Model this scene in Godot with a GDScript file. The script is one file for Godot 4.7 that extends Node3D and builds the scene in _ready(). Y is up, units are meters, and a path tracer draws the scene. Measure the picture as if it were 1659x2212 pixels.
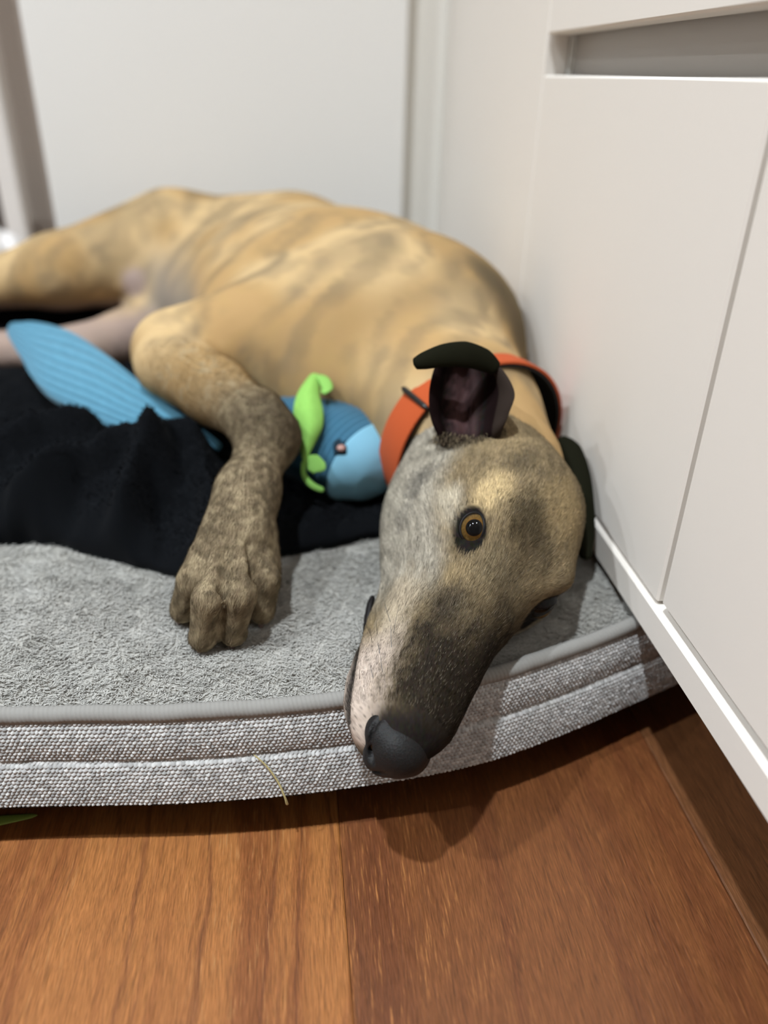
extends Node3D
# A brindle greyhound lying on a grey dog bed beside white cabinets. x points into the cabinets, y up, -z along the cabinet front.

const EYE := Vector3(0.0, 0.40, 0.0)
const CAM_X := Vector3(0.9935, 0.0216, 0.1115)
const CAM_Y := Vector3(0.0355, 0.8735, -0.4856)
const CAM_Z := Vector3(-0.1079, 0.4864, 0.8671)
const FOCAL := 1700.0
# head frame: middle of the eyes, forward, dorsal, the dog's own right
const HM := Vector3(0.1245, 0.1385, -0.3935)
const HK_SCALE := 1.085   # size of this head over the measures below
var HF := Vector3(-0.467, -0.240, 0.851).normalized()
var HR := Vector3(-0.652, 0.743, -0.150).normalized()
var HU := Vector3.ZERO
const CAB := 0.2167      # plane of the cabinet fronts
const WALL := -1.165     # plane of the white panel behind the dog
const BED := 0.086       # height of the bed's cushion

var taken := {}
var rng := RandomNumberGenerator.new()
var noise_a := FastNoiseLite.new()
var noise_b := FastNoiseLite.new()
var noise_c := FastNoiseLite.new()

# ---------------------------------------------------------------- helpers
func px(x: float, y: float, depth: float) -> Vector3:
	return EYE + depth * (CAM_X * ((x - 829.5) / FOCAL) + CAM_Y * (-(y - 1106.0) / FOCAL) - CAM_Z)

func head(f: float, u: float, r: float) -> Vector3:
	return HM + (HF * f + HU * u + HR * r) * HK_SCALE

func lin(r: float, g: float, b: float) -> Color:
	return Color(r / 255.0, g / 255.0, b / 255.0).srgb_to_linear()

func numbered(called: String) -> String:
	var n: int = taken.get(called, 0)
	taken[called] = n + 1
	return called if n == 0 else "%s_%03d" % [called, n]

func tag(o: Node, label: String, category: String, group := "", kind := "") -> void:
	if label: o.set_meta("label", label)
	if category: o.set_meta("category", category)
	if group: o.set_meta("group", group)
	if kind: o.set_meta("kind", kind)

func thing(called: String, label: String, category: String, at := Vector3.ZERO, group := "") -> Node3D:
	var o := Node3D.new()
	o.name = numbered(called)
	add_child(o)
	o.position = at
	tag(o, label, category, group)
	return o

func put(called: String, m: Mesh, mat: Material, parent: Node = self, at := Vector3.ZERO) -> MeshInstance3D:
	var o := MeshInstance3D.new()
	o.name = numbered(called) if parent == self else called
	o.mesh = m
	o.material_override = mat
	parent.add_child(o, true)
	o.position = at
	o.cast_shadow = GeometryInstance3D.SHADOW_CASTING_SETTING_ON
	return o

func mat(c: Color, rough := 0.6, spec := 0.5) -> StandardMaterial3D:
	var m := StandardMaterial3D.new()
	m.albedo_color = c
	m.roughness = rough
	m.metallic_specular = spec
	return m

func vmat(rough := 0.8, spec := 0.3) -> StandardMaterial3D:
	var m := mat(Color.WHITE, rough, spec)
	m.vertex_color_use_as_albedo = true
	return m

func smooth(e0: float, e1: float, x: float) -> float:
	var t := clampf((x - e0) / (e1 - e0), 0.0, 1.0)
	return t * t * (3.0 - 2.0 * t)

func bell(d: float, w: float) -> float:
	return exp(-d * d / (w * w))

# piecewise smooth curve through (x, y) stations sorted by x
func curve(t: Array, x: float, col := 1) -> float:
	var n := t.size()
	if x <= t[0][0]: return t[0][col]
	if x >= t[n - 1][0]: return t[n - 1][col]
	var i := 0
	while x > t[i + 1][0]: i += 1
	var x0: float = t[i][0]
	var x1: float = t[i + 1][0]
	var y0: float = t[i][col]
	var y1: float = t[i + 1][col]
	var m0: float = (y1 - y0) / (x1 - x0)
	var m1 := m0
	if i > 0: m0 = (y1 - float(t[i - 1][col])) / (x1 - float(t[i - 1][0]))
	if i < n - 2: m1 = (float(t[i + 2][col]) - y0) / (float(t[i + 2][0]) - x0)
	var h := x1 - x0
	var s := (x - x0) / h
	var s2 := s * s
	var s3 := s2 * s
	return (2 * s3 - 3 * s2 + 1) * y0 + (s3 - 2 * s2 + s) * h * m0 + (-2 * s3 + 3 * s2) * y1 + (s3 - s2) * h * m1

func build(v: PackedVector3Array, idx: PackedInt32Array, col := PackedColorArray(), uv := PackedVector2Array()) -> ArrayMesh:
	var nrm := PackedVector3Array()
	nrm.resize(v.size())
	for k in range(0, idx.size(), 3):
		var a := idx[k]
		var b := idx[k + 1]
		var c := idx[k + 2]
		var n := (v[c] - v[a]).cross(v[b] - v[a])
		nrm[a] += n
		nrm[b] += n
		nrm[c] += n
	for k in nrm.size():
		nrm[k] = nrm[k].normalized() if nrm[k].length_squared() > 1e-24 else Vector3.UP
	var arr := []
	arr.resize(Mesh.ARRAY_MAX)
	arr[Mesh.ARRAY_VERTEX] = v
	arr[Mesh.ARRAY_NORMAL] = nrm
	arr[Mesh.ARRAY_INDEX] = idx
	if col.size(): arr[Mesh.ARRAY_COLOR] = col
	if uv.size(): arr[Mesh.ARRAY_TEX_UV] = uv
	var m := ArrayMesh.new()
	m.add_surface_from_arrays(Mesh.PRIMITIVE_TRIANGLES, arr)
	return m

# indices of an nu x nv grid of vertices (v runs fastest); close joins the last column to the first
func grid_index(nu: int, nv: int, close := false, flip := false, base := 0) -> PackedInt32Array:
	var idx := PackedInt32Array()
	for i in nu - 1:
		for j in (nv if close else nv - 1):
			var j2 := (j + 1) % nv
			var a := base + i * nv + j
			var b := base + (i + 1) * nv + j
			var c := base + (i + 1) * nv + j2
			var d := base + i * nv + j2
			if flip: idx.append_array([a, c, b, a, d, c])
			else: idx.append_array([a, b, c, a, c, d])
	return idx

# a tube round a list of [point, half width, half thickness], flattened across the direction `across`
func tube(rows: Array, across := Vector3.ZERO, sides := 16, steps := 6, cap := true, colour = null) -> ArrayMesh:
	var v := PackedVector3Array()
	var cols := PackedColorArray()
	var total := (rows.size() - 1) * steps + 1
	var pts: Array = []
	for q in total:
		var t := float(q) / steps
		var i := mini(int(t), rows.size() - 2)
		var s := t - i
		var p0: Vector3 = rows[maxi(i - 1, 0)][0]
		var p1: Vector3 = rows[i][0]
		var p2: Vector3 = rows[i + 1][0]
		var p3: Vector3 = rows[mini(i + 2, rows.size() - 1)][0]
		var w: float = lerpf(rows[i][1], rows[i + 1][1], s)
		var h: float = lerpf(rows[i][2], rows[i + 1][2], s)
		pts.append([p1.cubic_interpolate(p2, p0, p3, s), w, h])
	for q in total:
		var p: Vector3 = pts[q][0]
		var d: Vector3 = (pts[mini(q + 1, total - 1)][0] - pts[maxi(q - 1, 0)][0]).normalized()
		var n: Vector3 = across
		if across == Vector3.ZERO:
			n = Vector3.UP if absf(d.y) < 0.9 else Vector3.RIGHT
		var side := d.cross(n).normalized()
		var up := side.cross(d).normalized()
		var e := 1.0
		if cap and (q == 0 or q == total - 1): e = 0.02
		elif cap and (q == 1 or q == total - 2) and steps > 3: e = 0.7
		for j in sides:
			var a := TAU * j / sides
			v.append(p + side * (cos(a) * pts[q][1] * e) + up * (sin(a) * pts[q][2] * e))
			if colour != null: cols.append(colour.call(float(q) / (total - 1), float(j) / sides))
	return build(v, grid_index(total, sides, true, true), cols)

# a sheet with thickness through a net of control points (rows of Vector3)
func sheet(net: Array, nu: int, nv: int, thick: float, colour = null, bump = null) -> ArrayMesh:
	var R := net.size()
	var C: int = net[0].size()
	var p := PackedVector3Array()
	for i in nu:
		var t := float(i) / (nu - 1) * (R - 1)
		var a := mini(int(t), R - 2)
		var s := t - a
		var row: Array = []
		for c in C:
			row.append((net[a][c] as Vector3).cubic_interpolate(net[a + 1][c], net[maxi(a - 1, 0)][c], net[mini(a + 2, R - 1)][c], s))
		for j in nv:
			var tt := float(j) / (nv - 1) * (C - 1)
			var b := mini(int(tt), C - 2)
			p.append((row[b] as Vector3).cubic_interpolate(row[b + 1], row[maxi(b - 1, 0)], row[mini(b + 2, C - 1)], tt - b))
	var v := PackedVector3Array()
	var cols := PackedColorArray()
	for side in 2:
		for i in nu:
			for j in nv:
				var du := p[mini(i + 1, nu - 1) * nv + j] - p[maxi(i - 1, 0) * nv + j]
				var dv := p[i * nv + mini(j + 1, nv - 1)] - p[i * nv + maxi(j - 1, 0)]
				var n := dv.cross(du).normalized()
				var a := float(i) / (nu - 1)
				var b := float(j) / (nv - 1)
				var edge := minf(minf(a, 1 - a) * nu, minf(b, 1 - b) * nv)
				var e := sqrt(clampf(edge / (nu * 0.12), 0.0, 1.0))
				var lift := thick * 0.5 * e
				if bump != null: lift += bump.call(a, b) * e
				v.append(p[i * nv + j] + n * (lift if side == 0 else -lift))
				if colour != null: cols.append(colour.call(a, b, side))
	var idx := grid_index(nu, nv, false, false)
	idx.append_array(grid_index(nu, nv, false, true, nu * nv))
	return build(v, idx, cols)

# box with chamfered edges, one mesh
func chamfer_box(size: Vector3, c := 0.002) -> ArrayMesh:
	var st := SurfaceTool.new()
	st.begin(Mesh.PRIMITIVE_TRIANGLES)
	st.set_smooth_group(-1)
	var h := size * 0.5
	c = minf(c, minf(h.x, minf(h.y, h.z)) * 0.5)
	var pts: Array[Vector3] = []
	var quad := func(a: Vector3, b: Vector3, d: Vector3, e: Vector3):
		var n := (b - a).cross(d - a)
		var o := [a, b, d, a, d, e] if n.dot(a + b + d + e) < 0 else [a, d, b, a, e, d]
		for p in o: st.add_vertex(p)
	for ax in 3:
		var i := (ax + 1) % 3
		var j := (ax + 2) % 3
		for s in [-1, 1]:
			var q := []
			for k in [[-1, -1], [1, -1], [1, 1], [-1, 1]]:
				var p := Vector3.ZERO
				p[ax] = s * h[ax]
				p[i] = k[0] * (h[i] - c)
				p[j] = k[1] * (h[j] - c)
				q.append(p)
			quad.call(q[0], q[1], q[2], q[3])
		for s in [-1, 1]:
			for t in [-1, 1]:
				var q := []
				for k in [-1, 1]:
					var p := Vector3.ZERO
					p[ax] = k * (h[ax] - c); p[i] = s * h[i]; p[j] = t * (h[j] - c)
					q.append(p)
				for k in [1, -1]:
					var p := Vector3.ZERO
					p[ax] = k * (h[ax] - c); p[i] = s * (h[i] - c); p[j] = t * h[j]
					q.append(p)
				quad.call(q[0], q[1], q[2], q[3])
	for s in [-1, 1]:
		for t in [-1, 1]:
			for r in [-1, 1]:
				var a := Vector3(s * h.x, t * (h.y - c), r * (h.z - c))
				var b := Vector3(s * (h.x - c), t * h.y, r * (h.z - c))
				var d := Vector3(s * (h.x - c), t * (h.y - c), r * h.z)
				var n := (b - a).cross(d - a)
				for p in ([a, b, d] if n.dot(a + b + d) < 0 else [a, d, b]): st.add_vertex(p)
	st.generate_normals()
	return st.commit()

func box(called: String, lo: Vector3, hi: Vector3, m: Material, parent: Node = self, c := 0.0015) -> MeshInstance3D:
	var base: Vector3 = (parent as Node3D).position if parent != self else Vector3.ZERO
	return put(called, chamfer_box(hi - lo, c), m, parent, (lo + hi) * 0.5 - base)

# ---------------------------------------------------------------- surface nets over smoothly joined bones
class Bone:
	var kind := 0            # 0 tapered capsule, 1 ellipsoid, 2 carved capsule
	var a := Vector3.ZERO
	var b := Vector3.ZERO
	var ra := 0.0
	var rb := 0.0
	var k := 0.02
	var basis := Basis()

func cap(a: Vector3, ra: float, b: Vector3, rb: float, k := 0.02) -> Bone:
	var o := Bone.new()
	o.a = a; o.b = b; o.ra = ra; o.rb = rb; o.k = k
	return o

func ell(at: Vector3, x: Vector3, y: Vector3, z: Vector3, radii: Vector3, k := 0.03) -> Bone:
	var o := Bone.new()
	o.kind = 1
	o.a = at; o.b = radii; o.k = k
	o.basis = Basis(x.normalized(), y.normalized(), z.normalized()).inverse()
	o.ra = maxf(radii.x, maxf(radii.y, radii.z))
	return o

func carve(a: Vector3, ra: float, b: Vector3, rb: float, k := 0.002) -> Bone:
	var o := cap(a, ra, b, rb, k)
	o.kind = 2
	return o

func nets(bones: Array, cell: float, v: PackedVector3Array, idx: PackedInt32Array) -> Array:
	var lo := Vector3.INF
	var hi := -Vector3.INF
	for b: Bone in bones:
		if b.kind == 2: continue
		var r := maxf(b.ra, b.rb) + 2.5 * cell
		lo = lo.min(b.a - Vector3.ONE * r)
		hi = hi.max(b.a + Vector3.ONE * r)
		if b.kind == 0:
			lo = lo.min(b.b - Vector3.ONE * r)
			hi = hi.max(b.b + Vector3.ONE * r)
	var nx := int((hi.x - lo.x) / cell) + 2
	var ny := int((hi.y - lo.y) / cell) + 2
	var nz := int((hi.z - lo.z) / cell) + 2
	var fld := PackedFloat32Array()
	fld.resize(nx * ny * nz)
	fld.fill(1.0)
	for bone: Bone in bones:
		var pad: float = maxf(bone.ra, bone.rb) + bone.k + 2.0 * cell
		var l := bone.a - Vector3.ONE * pad
		var h := bone.a + Vector3.ONE * pad
		if bone.kind != 1:
			l = l.min(bone.b - Vector3.ONE * pad)
			h = h.max(bone.b + Vector3.ONE * pad)
		var x0 := maxi(int((l.x - lo.x) / cell), 0)
		var x1 := mini(int((h.x - lo.x) / cell) + 1, nx)
		var y0 := maxi(int((l.y - lo.y) / cell), 0)
		var y1 := mini(int((h.y - lo.y) / cell) + 1, ny)
		var z0 := maxi(int((l.z - lo.z) / cell), 0)
		var z1 := mini(int((h.z - lo.z) / cell) + 1, nz)
		var ab: Vector3 = bone.b - bone.a
		var il: float = 1.0 / maxf(ab.length_squared(), 1e-12)
		var ra: float = bone.ra
		var dr: float = bone.rb - bone.ra
		var k: float = bone.k
		var kind: int = bone.kind
		var a: Vector3 = bone.a
		var bas: Basis = bone.basis
		var ir := Vector3.ONE
		if kind == 1: ir = Vector3.ONE / bone.b
		for ix in range(x0, x1):
			for iy in range(y0, y1):
				var at := (ix * ny + iy) * nz
				for iz in range(z0, z1):
					var p := Vector3(lo.x + ix * cell, lo.y + iy * cell, lo.z + iz * cell) - a
					var d: float
					if kind == 1:
						var q := (bas * p) * ir
						var ql := q.length()
						d = ql * (ql - 1.0) / maxf((q * ir).length(), 1e-6)
					else:
						var t := clampf(p.dot(ab) * il, 0.0, 1.0)
						d = (p - ab * t).length() - ra - dr * t
					var g := fld[at + iz]
					if kind == 2:
						d = -d
						var hh := maxf(k - absf(g - d), 0.0) / k
						fld[at + iz] = maxf(g, d) + hh * hh * k * 0.25
					else:
						var hh := maxf(k - absf(g - d), 0.0) / k
						fld[at + iz] = minf(g, d) - hh * hh * k * 0.25
	var cellv := PackedInt32Array()
	cellv.resize(nx * ny * nz)
	cellv.fill(-1)
	var first := v.size()
	var sy := nz
	var sx := ny * nz
	var lim := cell * 2.0
	var off: Array[int] = [0, sx, sy, sx + sy, 1, sx + 1, sy + 1, sx + sy + 1]
	var edges: Array[int] = [0, 1, 2, 3, 4, 5, 6, 7, 0, 2, 1, 3, 4, 6, 5, 7, 0, 4, 1, 5, 2, 6, 3, 7]
	for ix in nx - 1:
		for iy in ny - 1:
			var at := (ix * ny + iy) * nz
			for iz in nz - 1:
				var g0 := fld[at + iz]
				if g0 > lim or g0 < -lim: continue
				var mask := 0
				for c in 8:
					if fld[at + iz + off[c]] < 0.0: mask |= 1 << c
				if mask == 0 or mask == 255: continue
				var sum := Vector3.ZERO
				var cnt := 0
				for e in range(0, 24, 2):
					var c0 := edges[e]
					var c1 := edges[e + 1]
					if ((mask >> c0) & 1) == ((mask >> c1) & 1): continue
					var f0 := fld[at + iz + off[c0]]
					var f1 := fld[at + iz + off[c1]]
					var t := f0 / (f0 - f1)
					var q0 := Vector3(c0 & 1, (c0 >> 1) & 1, c0 >> 2)
					var q1 := Vector3(c1 & 1, (c1 >> 1) & 1, c1 >> 2)
					sum += q0.lerp(q1, t)
					cnt += 1
				cellv[at + iz] = v.size()
				v.append(lo + (Vector3(ix, iy, iz) + sum / cnt) * cell)
	var quad := func(a: int, b: int, c: int, d: int, flip: bool):
		if a < 0 or b < 0 or c < 0 or d < 0: return
		if flip: idx.append_array([a, c, b, a, d, c])
		else: idx.append_array([a, b, c, a, c, d])
	for ix in range(1, nx - 1):
		for iy in range(1, ny - 1):
			var at := (ix * ny + iy) * nz
			for iz in range(1, nz - 1):
				var i := at + iz
				if cellv[i] < 0: continue
				var s0 := fld[i] < 0.0
				if s0 != (fld[i + sx] < 0.0):
					quad.call(cellv[i], cellv[i - sy], cellv[i - sy - 1], cellv[i - 1], s0)
				if s0 != (fld[i + sy] < 0.0):
					quad.call(cellv[i], cellv[i - 1], cellv[i - 1 - sx], cellv[i - sx], s0)
				if s0 != (fld[i + 1] < 0.0):
					quad.call(cellv[i], cellv[i - sx], cellv[i - sx - sy], cellv[i - sy], s0)
	return [v, idx]

# ---------------------------------------------------------------- scene
func _ready() -> void:
	HU = HR.cross(HF).normalized()
	HR = HF.cross(HU).normalized()
	rng.seed = 7
	noise_a.seed = 3
	noise_a.frequency = 1.0
	noise_b.seed = 11
	noise_b.frequency = 1.0
	noise_b.fractal_octaves = 2
	noise_c.seed = 23
	noise_c.frequency = 1.0
	noise_c.fractal_type = FastNoiseLite.FRACTAL_NONE

	# camera
	var cam := Camera3D.new()
	cam.name = "camera"
	add_child(cam)
	cam.transform = Transform3D(Basis(CAM_X, CAM_Y, CAM_Z).orthonormalized(), EYE)
	var lens := CameraAttributesPhysical.new()
	lens.frustum_focal_length = 12.0 / (1106.0 / FOCAL)
	lens.frustum_focus_distance = 0.44
	lens.frustum_near = 0.02
	lens.frustum_far = 50.0
	lens.exposure_aperture = 1.95
	cam.attributes = lens
	cam.current = true

	# surroundings: a closed room, so the sky is dark
	var env := Environment.new()
	env.background_mode = Environment.BG_COLOR
	env.background_color = Color(0.02, 0.02, 0.02)
	env.tonemap_mode = Environment.TONE_MAPPER_LINEAR
	env.tonemap_exposure = 1.0
	env.sdfgi_enabled = true
	env.ssao_enabled = true
	env.ssil_enabled = true
	var we := WorldEnvironment.new()
	we.name = "surroundings"
	we.environment = env
	add_child(we)

	# lamps: recessed ceiling downlights
	downlights()
	room()
	cabinets()
	behind()
	bed()
	blanket()
	toy()
	dog()
	collar()
	small_things()

func downlights() -> void:
	var spots: Array[Vector3] = []
	var power: Array[float] = []
	for q in [[-0.42, 0.05, 1.0], [-1.42, 0.0, 1.0], [-2.42, 0.05, 1.0], [-3.42, 0.05, 1.0]]:
		spots.append(Vector3(q[0], 2.4, q[1]))
		power.append(q[2])
	var rimm := mat(Color(0.92, 0.92, 0.9), 0.4)
	var glow := mat(Color(1, 0.95, 0.88), 0.5)
	glow.emission_enabled = true
	glow.emission = Color(1.0, 0.93, 0.84)
	glow.emission_energy_multiplier = 6.0
	for i in spots.size():
		var t := thing("ceiling_downlight", "round recessed downlight, %s in the ceiling row from the cabinets" % ["first", "second", "third", "fourth"][i], "downlight", spots[i], "ceiling downlights")
		var torus := TorusMesh.new()
		torus.inner_radius = 0.034
		torus.outer_radius = 0.048
		torus.rings = 32
		torus.ring_segments = 12
		put("trim_ring", torus, rimm, t, Vector3(0, -0.003, 0))
		var disc := CylinderMesh.new()
		disc.top_radius = 0.034
		disc.bottom_radius = 0.034
		disc.height = 0.004
		put("lamp_lens", disc, glow, t, Vector3(0, -0.002, 0))
		var s := SpotLight3D.new()
		s.name = "lamp_light"
		t.add_child(s)
		s.position = Vector3(0, -0.012, 0)
		s.rotation_degrees = Vector3(-90, 0, 0)
		s.spot_angle = 72.0
		s.spot_angle_attenuation = 1.0
		s.spot_range = 12.0
		s.spot_attenuation = 2.0
		s.light_size = 0.034
		s.light_color = Color(0.94, 0.975, 1.0)
		s.light_energy = 6.0 * power[i]
		s.shadow_enabled = true

func room() -> void:
	var white := mat(lin_s(234, 231, 224), 0.75)
	var fl := thing("floor", "", "", Vector3.ZERO)
	fl.set_meta("kind", "structure")
	# planks along z, each with its own grain
	var pale := mat(Color(1, 1, 1), 0.42, 0.5)
	var kinds: Array = []
	for k in 3:
		var m := mat(Color(1, 1, 1), 0.4, 0.45)
		var img := wood(k)
		m.albedo_texture = ImageTexture.create_from_image(img[0])
		m.heightmap_enabled = true
		m.heightmap_scale = 0.03
		m.heightmap_texture = ImageTexture.create_from_image(img[1])
		m.roughness_texture = ImageTexture.create_from_image(img[2])
		m.roughness = 1.0
		kinds.append(m)
	var w := 0.2160
	var first := 0.0178 - 17 * w
	for i in 22:
		var x0 := first + i * w
		var kind: int = [0, 1, 2][absi(i - 16) % 3]
		if i == 16: kind = 0
		if i == 17: kind = 1
		if i == 18: kind = 2
		put("plank", plank(w, 5.2, 0.00015), kinds[kind], fl, Vector3(x0, 0, -2.2))
	box("subfloor", Vector3(-4.2, -0.06, -2.3), Vector3(1.1, -0.0205, 3.1), mat(lin_s(90, 70, 50), 0.9), fl)
	var st := func(called: String, lo: Vector3, hi: Vector3):
		var o := box(called, lo, hi, white, self, 0.001)
		o.set_meta("kind", "structure")
	st.call("ceiling", Vector3(-4.3, 2.402, -2.4), Vector3(1.2, 2.5, 3.2))
	st.call("wall_front", Vector3(-4.3, 0, 3.0), Vector3(1.2, 2.41, 3.1))
	st.call("wall_left", Vector3(-4.3, 0, -2.4), Vector3(-4.2, 2.41, 3.1))
	st.call("wall_right", Vector3(0.83, 0, -1.3), Vector3(0.95, 2.41, 3.1))
	st.call("wall_back", Vector3(-0.295, 0, -1.30), Vector3(0.95, 2.41, WALL - 0.035))
	st.call("wall_far", Vector3(-4.3, 0, -2.3), Vector3(0.0, 2.41, -2.2))
	st.call("wall_side", Vector3(-0.295, 0, -2.25), Vector3(-0.22, 2.41, -1.30))

func lin_s(r: float, g: float, b: float) -> Color:
	return Color(r / 255.0, g / 255.0, b / 255.0)

# a floorboard: top face with eased long edges, own uv along the grain
func plank(w: float, length: float, gap: float) -> ArrayMesh:
	var prof := [Vector2(gap, -0.02), Vector2(gap, -0.0006), Vector2(0.0012, 0.0), Vector2(w * 0.5, 0.0), Vector2(w - 0.0012, 0.0), Vector2(w - gap, -0.0006), Vector2(w - gap, -0.02)]
	var v := PackedVector3Array()
	var uv := PackedVector2Array()
	var st := SurfaceTool.new()
	st.begin(Mesh.PRIMITIVE_TRIANGLES)
	for i in prof.size() - 1:
		var a: Vector2 = prof[i]
		var b: Vector2 = prof[i + 1]
		var q := [[a, 0.0], [b, 0.0], [b, length], [a, length]]
		var n := Vector3(-(b.y - a.y), b.x - a.x, 0).normalized()
		for k in [0, 1, 2, 0, 2, 3]:
			st.set_normal(n)
			st.set_uv(Vector2(q[k][0].x / w, q[k][1] / 1.3))
			st.add_vertex(Vector3(q[k][0].x, q[k][0].y, q[k][1]))
	return st.commit()

# wood grain: [colour, relief, roughness]
func wood(kind: int) -> Array:
	var W := 512
	var H := 1024
	var col := PackedByteArray()
	col.resize(W * H * 3)
	var rel := PackedByteArray()
	rel.resize(W * H)
	var rgh := PackedByteArray()
	rgh.resize(W * H)
	var n := FastNoiseLite.new()
	n.seed = 40 + kind
	n.frequency = 1.0
	var fine := FastNoiseLite.new()
	fine.seed = 90 + kind
	fine.frequency = 1.0
	var pal := [[Vector3(140, 89, 46), Vector3(112, 65, 32), Vector3(84, 46, 24), Vector3(152, 108, 66)],
		[Vector3(106, 63, 33), Vector3(94, 53, 28), Vector3(78, 44, 23), Vector3(148, 98, 54)],
		[Vector3(98, 62, 36), Vector3(82, 50, 30), Vector3(66, 40, 24), Vector3(118, 80, 50)]]
	var c0: Vector3 = pal[kind][0]
	var c1: Vector3 = pal[kind][1]
	var c2: Vector3 = pal[kind][2]
	var c3: Vector3 = pal[kind][3]
	for y in H:
		var vy := y * 1.3 / H          # metres along the board
		var wob := n.get_noise_2d(vy * 3.0, 3.7) * 0.012 + n.get_noise_2d(vy * 9.0, 9.1) * 0.002
		for x in W:
			var vx := x * 0.216 / W
			var ux := vx + wob * (0.6 + 0.4 * n.get_noise_2d(vx * 9.0, vy * 2.0 + 40.0)) + 0.012 * n.get_noise_2d(vx * 16.0, vy * 4.0 + 8.0)
			var band := n.get_noise_2d(ux * 34.0, vy * 0.7 + 10.0)
			var line := n.get_noise_2d(ux * 90.0 + 50.0, vy * 0.9)
			var fx := vx + 0.35 * wob
			var fleck := fine.get_noise_2d(fx * 560.0, vy * 26.0)
			var fib := fine.get_noise_2d(fx * 1500.0 + 70.0, vy * 55.0)
			var c := c0.lerp(c1, smooth(-0.25, 0.45, band))
			c = c.lerp(c2, smooth(0.20, 0.55, line) * (0.5 if kind == 0 else 0.25))
			var zone := smooth(-0.1, 0.5, n.get_noise_2d(ux * 18.0 + 5.0, vy * 0.8 + 30.0))
			if kind == 1: zone = smooth(0.11, 0.03, ux) * 0.9 + 0.15
			c = c.lerp(c3, smooth(0.22, 0.6, fleck) * (0.25 + 0.6 * zone))
			c = c * (1.0 + 0.24 * fib - 0.14 * smooth(0.15, 0.6, -fleck))
			var o := (y * W + x) * 3
			col[o] = clampi(int(c.x), 0, 255)
			col[o + 1] = clampi(int(c.y), 0, 255)
			col[o + 2] = clampi(int(c.z), 0, 255)
			rel[y * W + x] = clampi(int(150 + 60 * fib + 60 * fleck), 0, 255)
			rgh[y * W + x] = clampi(int(255 * (0.40 + 0.12 * fib)), 0, 255)
	return [Image.create_from_data(W, H, false, Image.FORMAT_RGB8, col), Image.create_from_data(W, H, false, Image.FORMAT_L8, rel), Image.create_from_data(W, H, false, Image.FORMAT_L8, rgh)]

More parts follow.
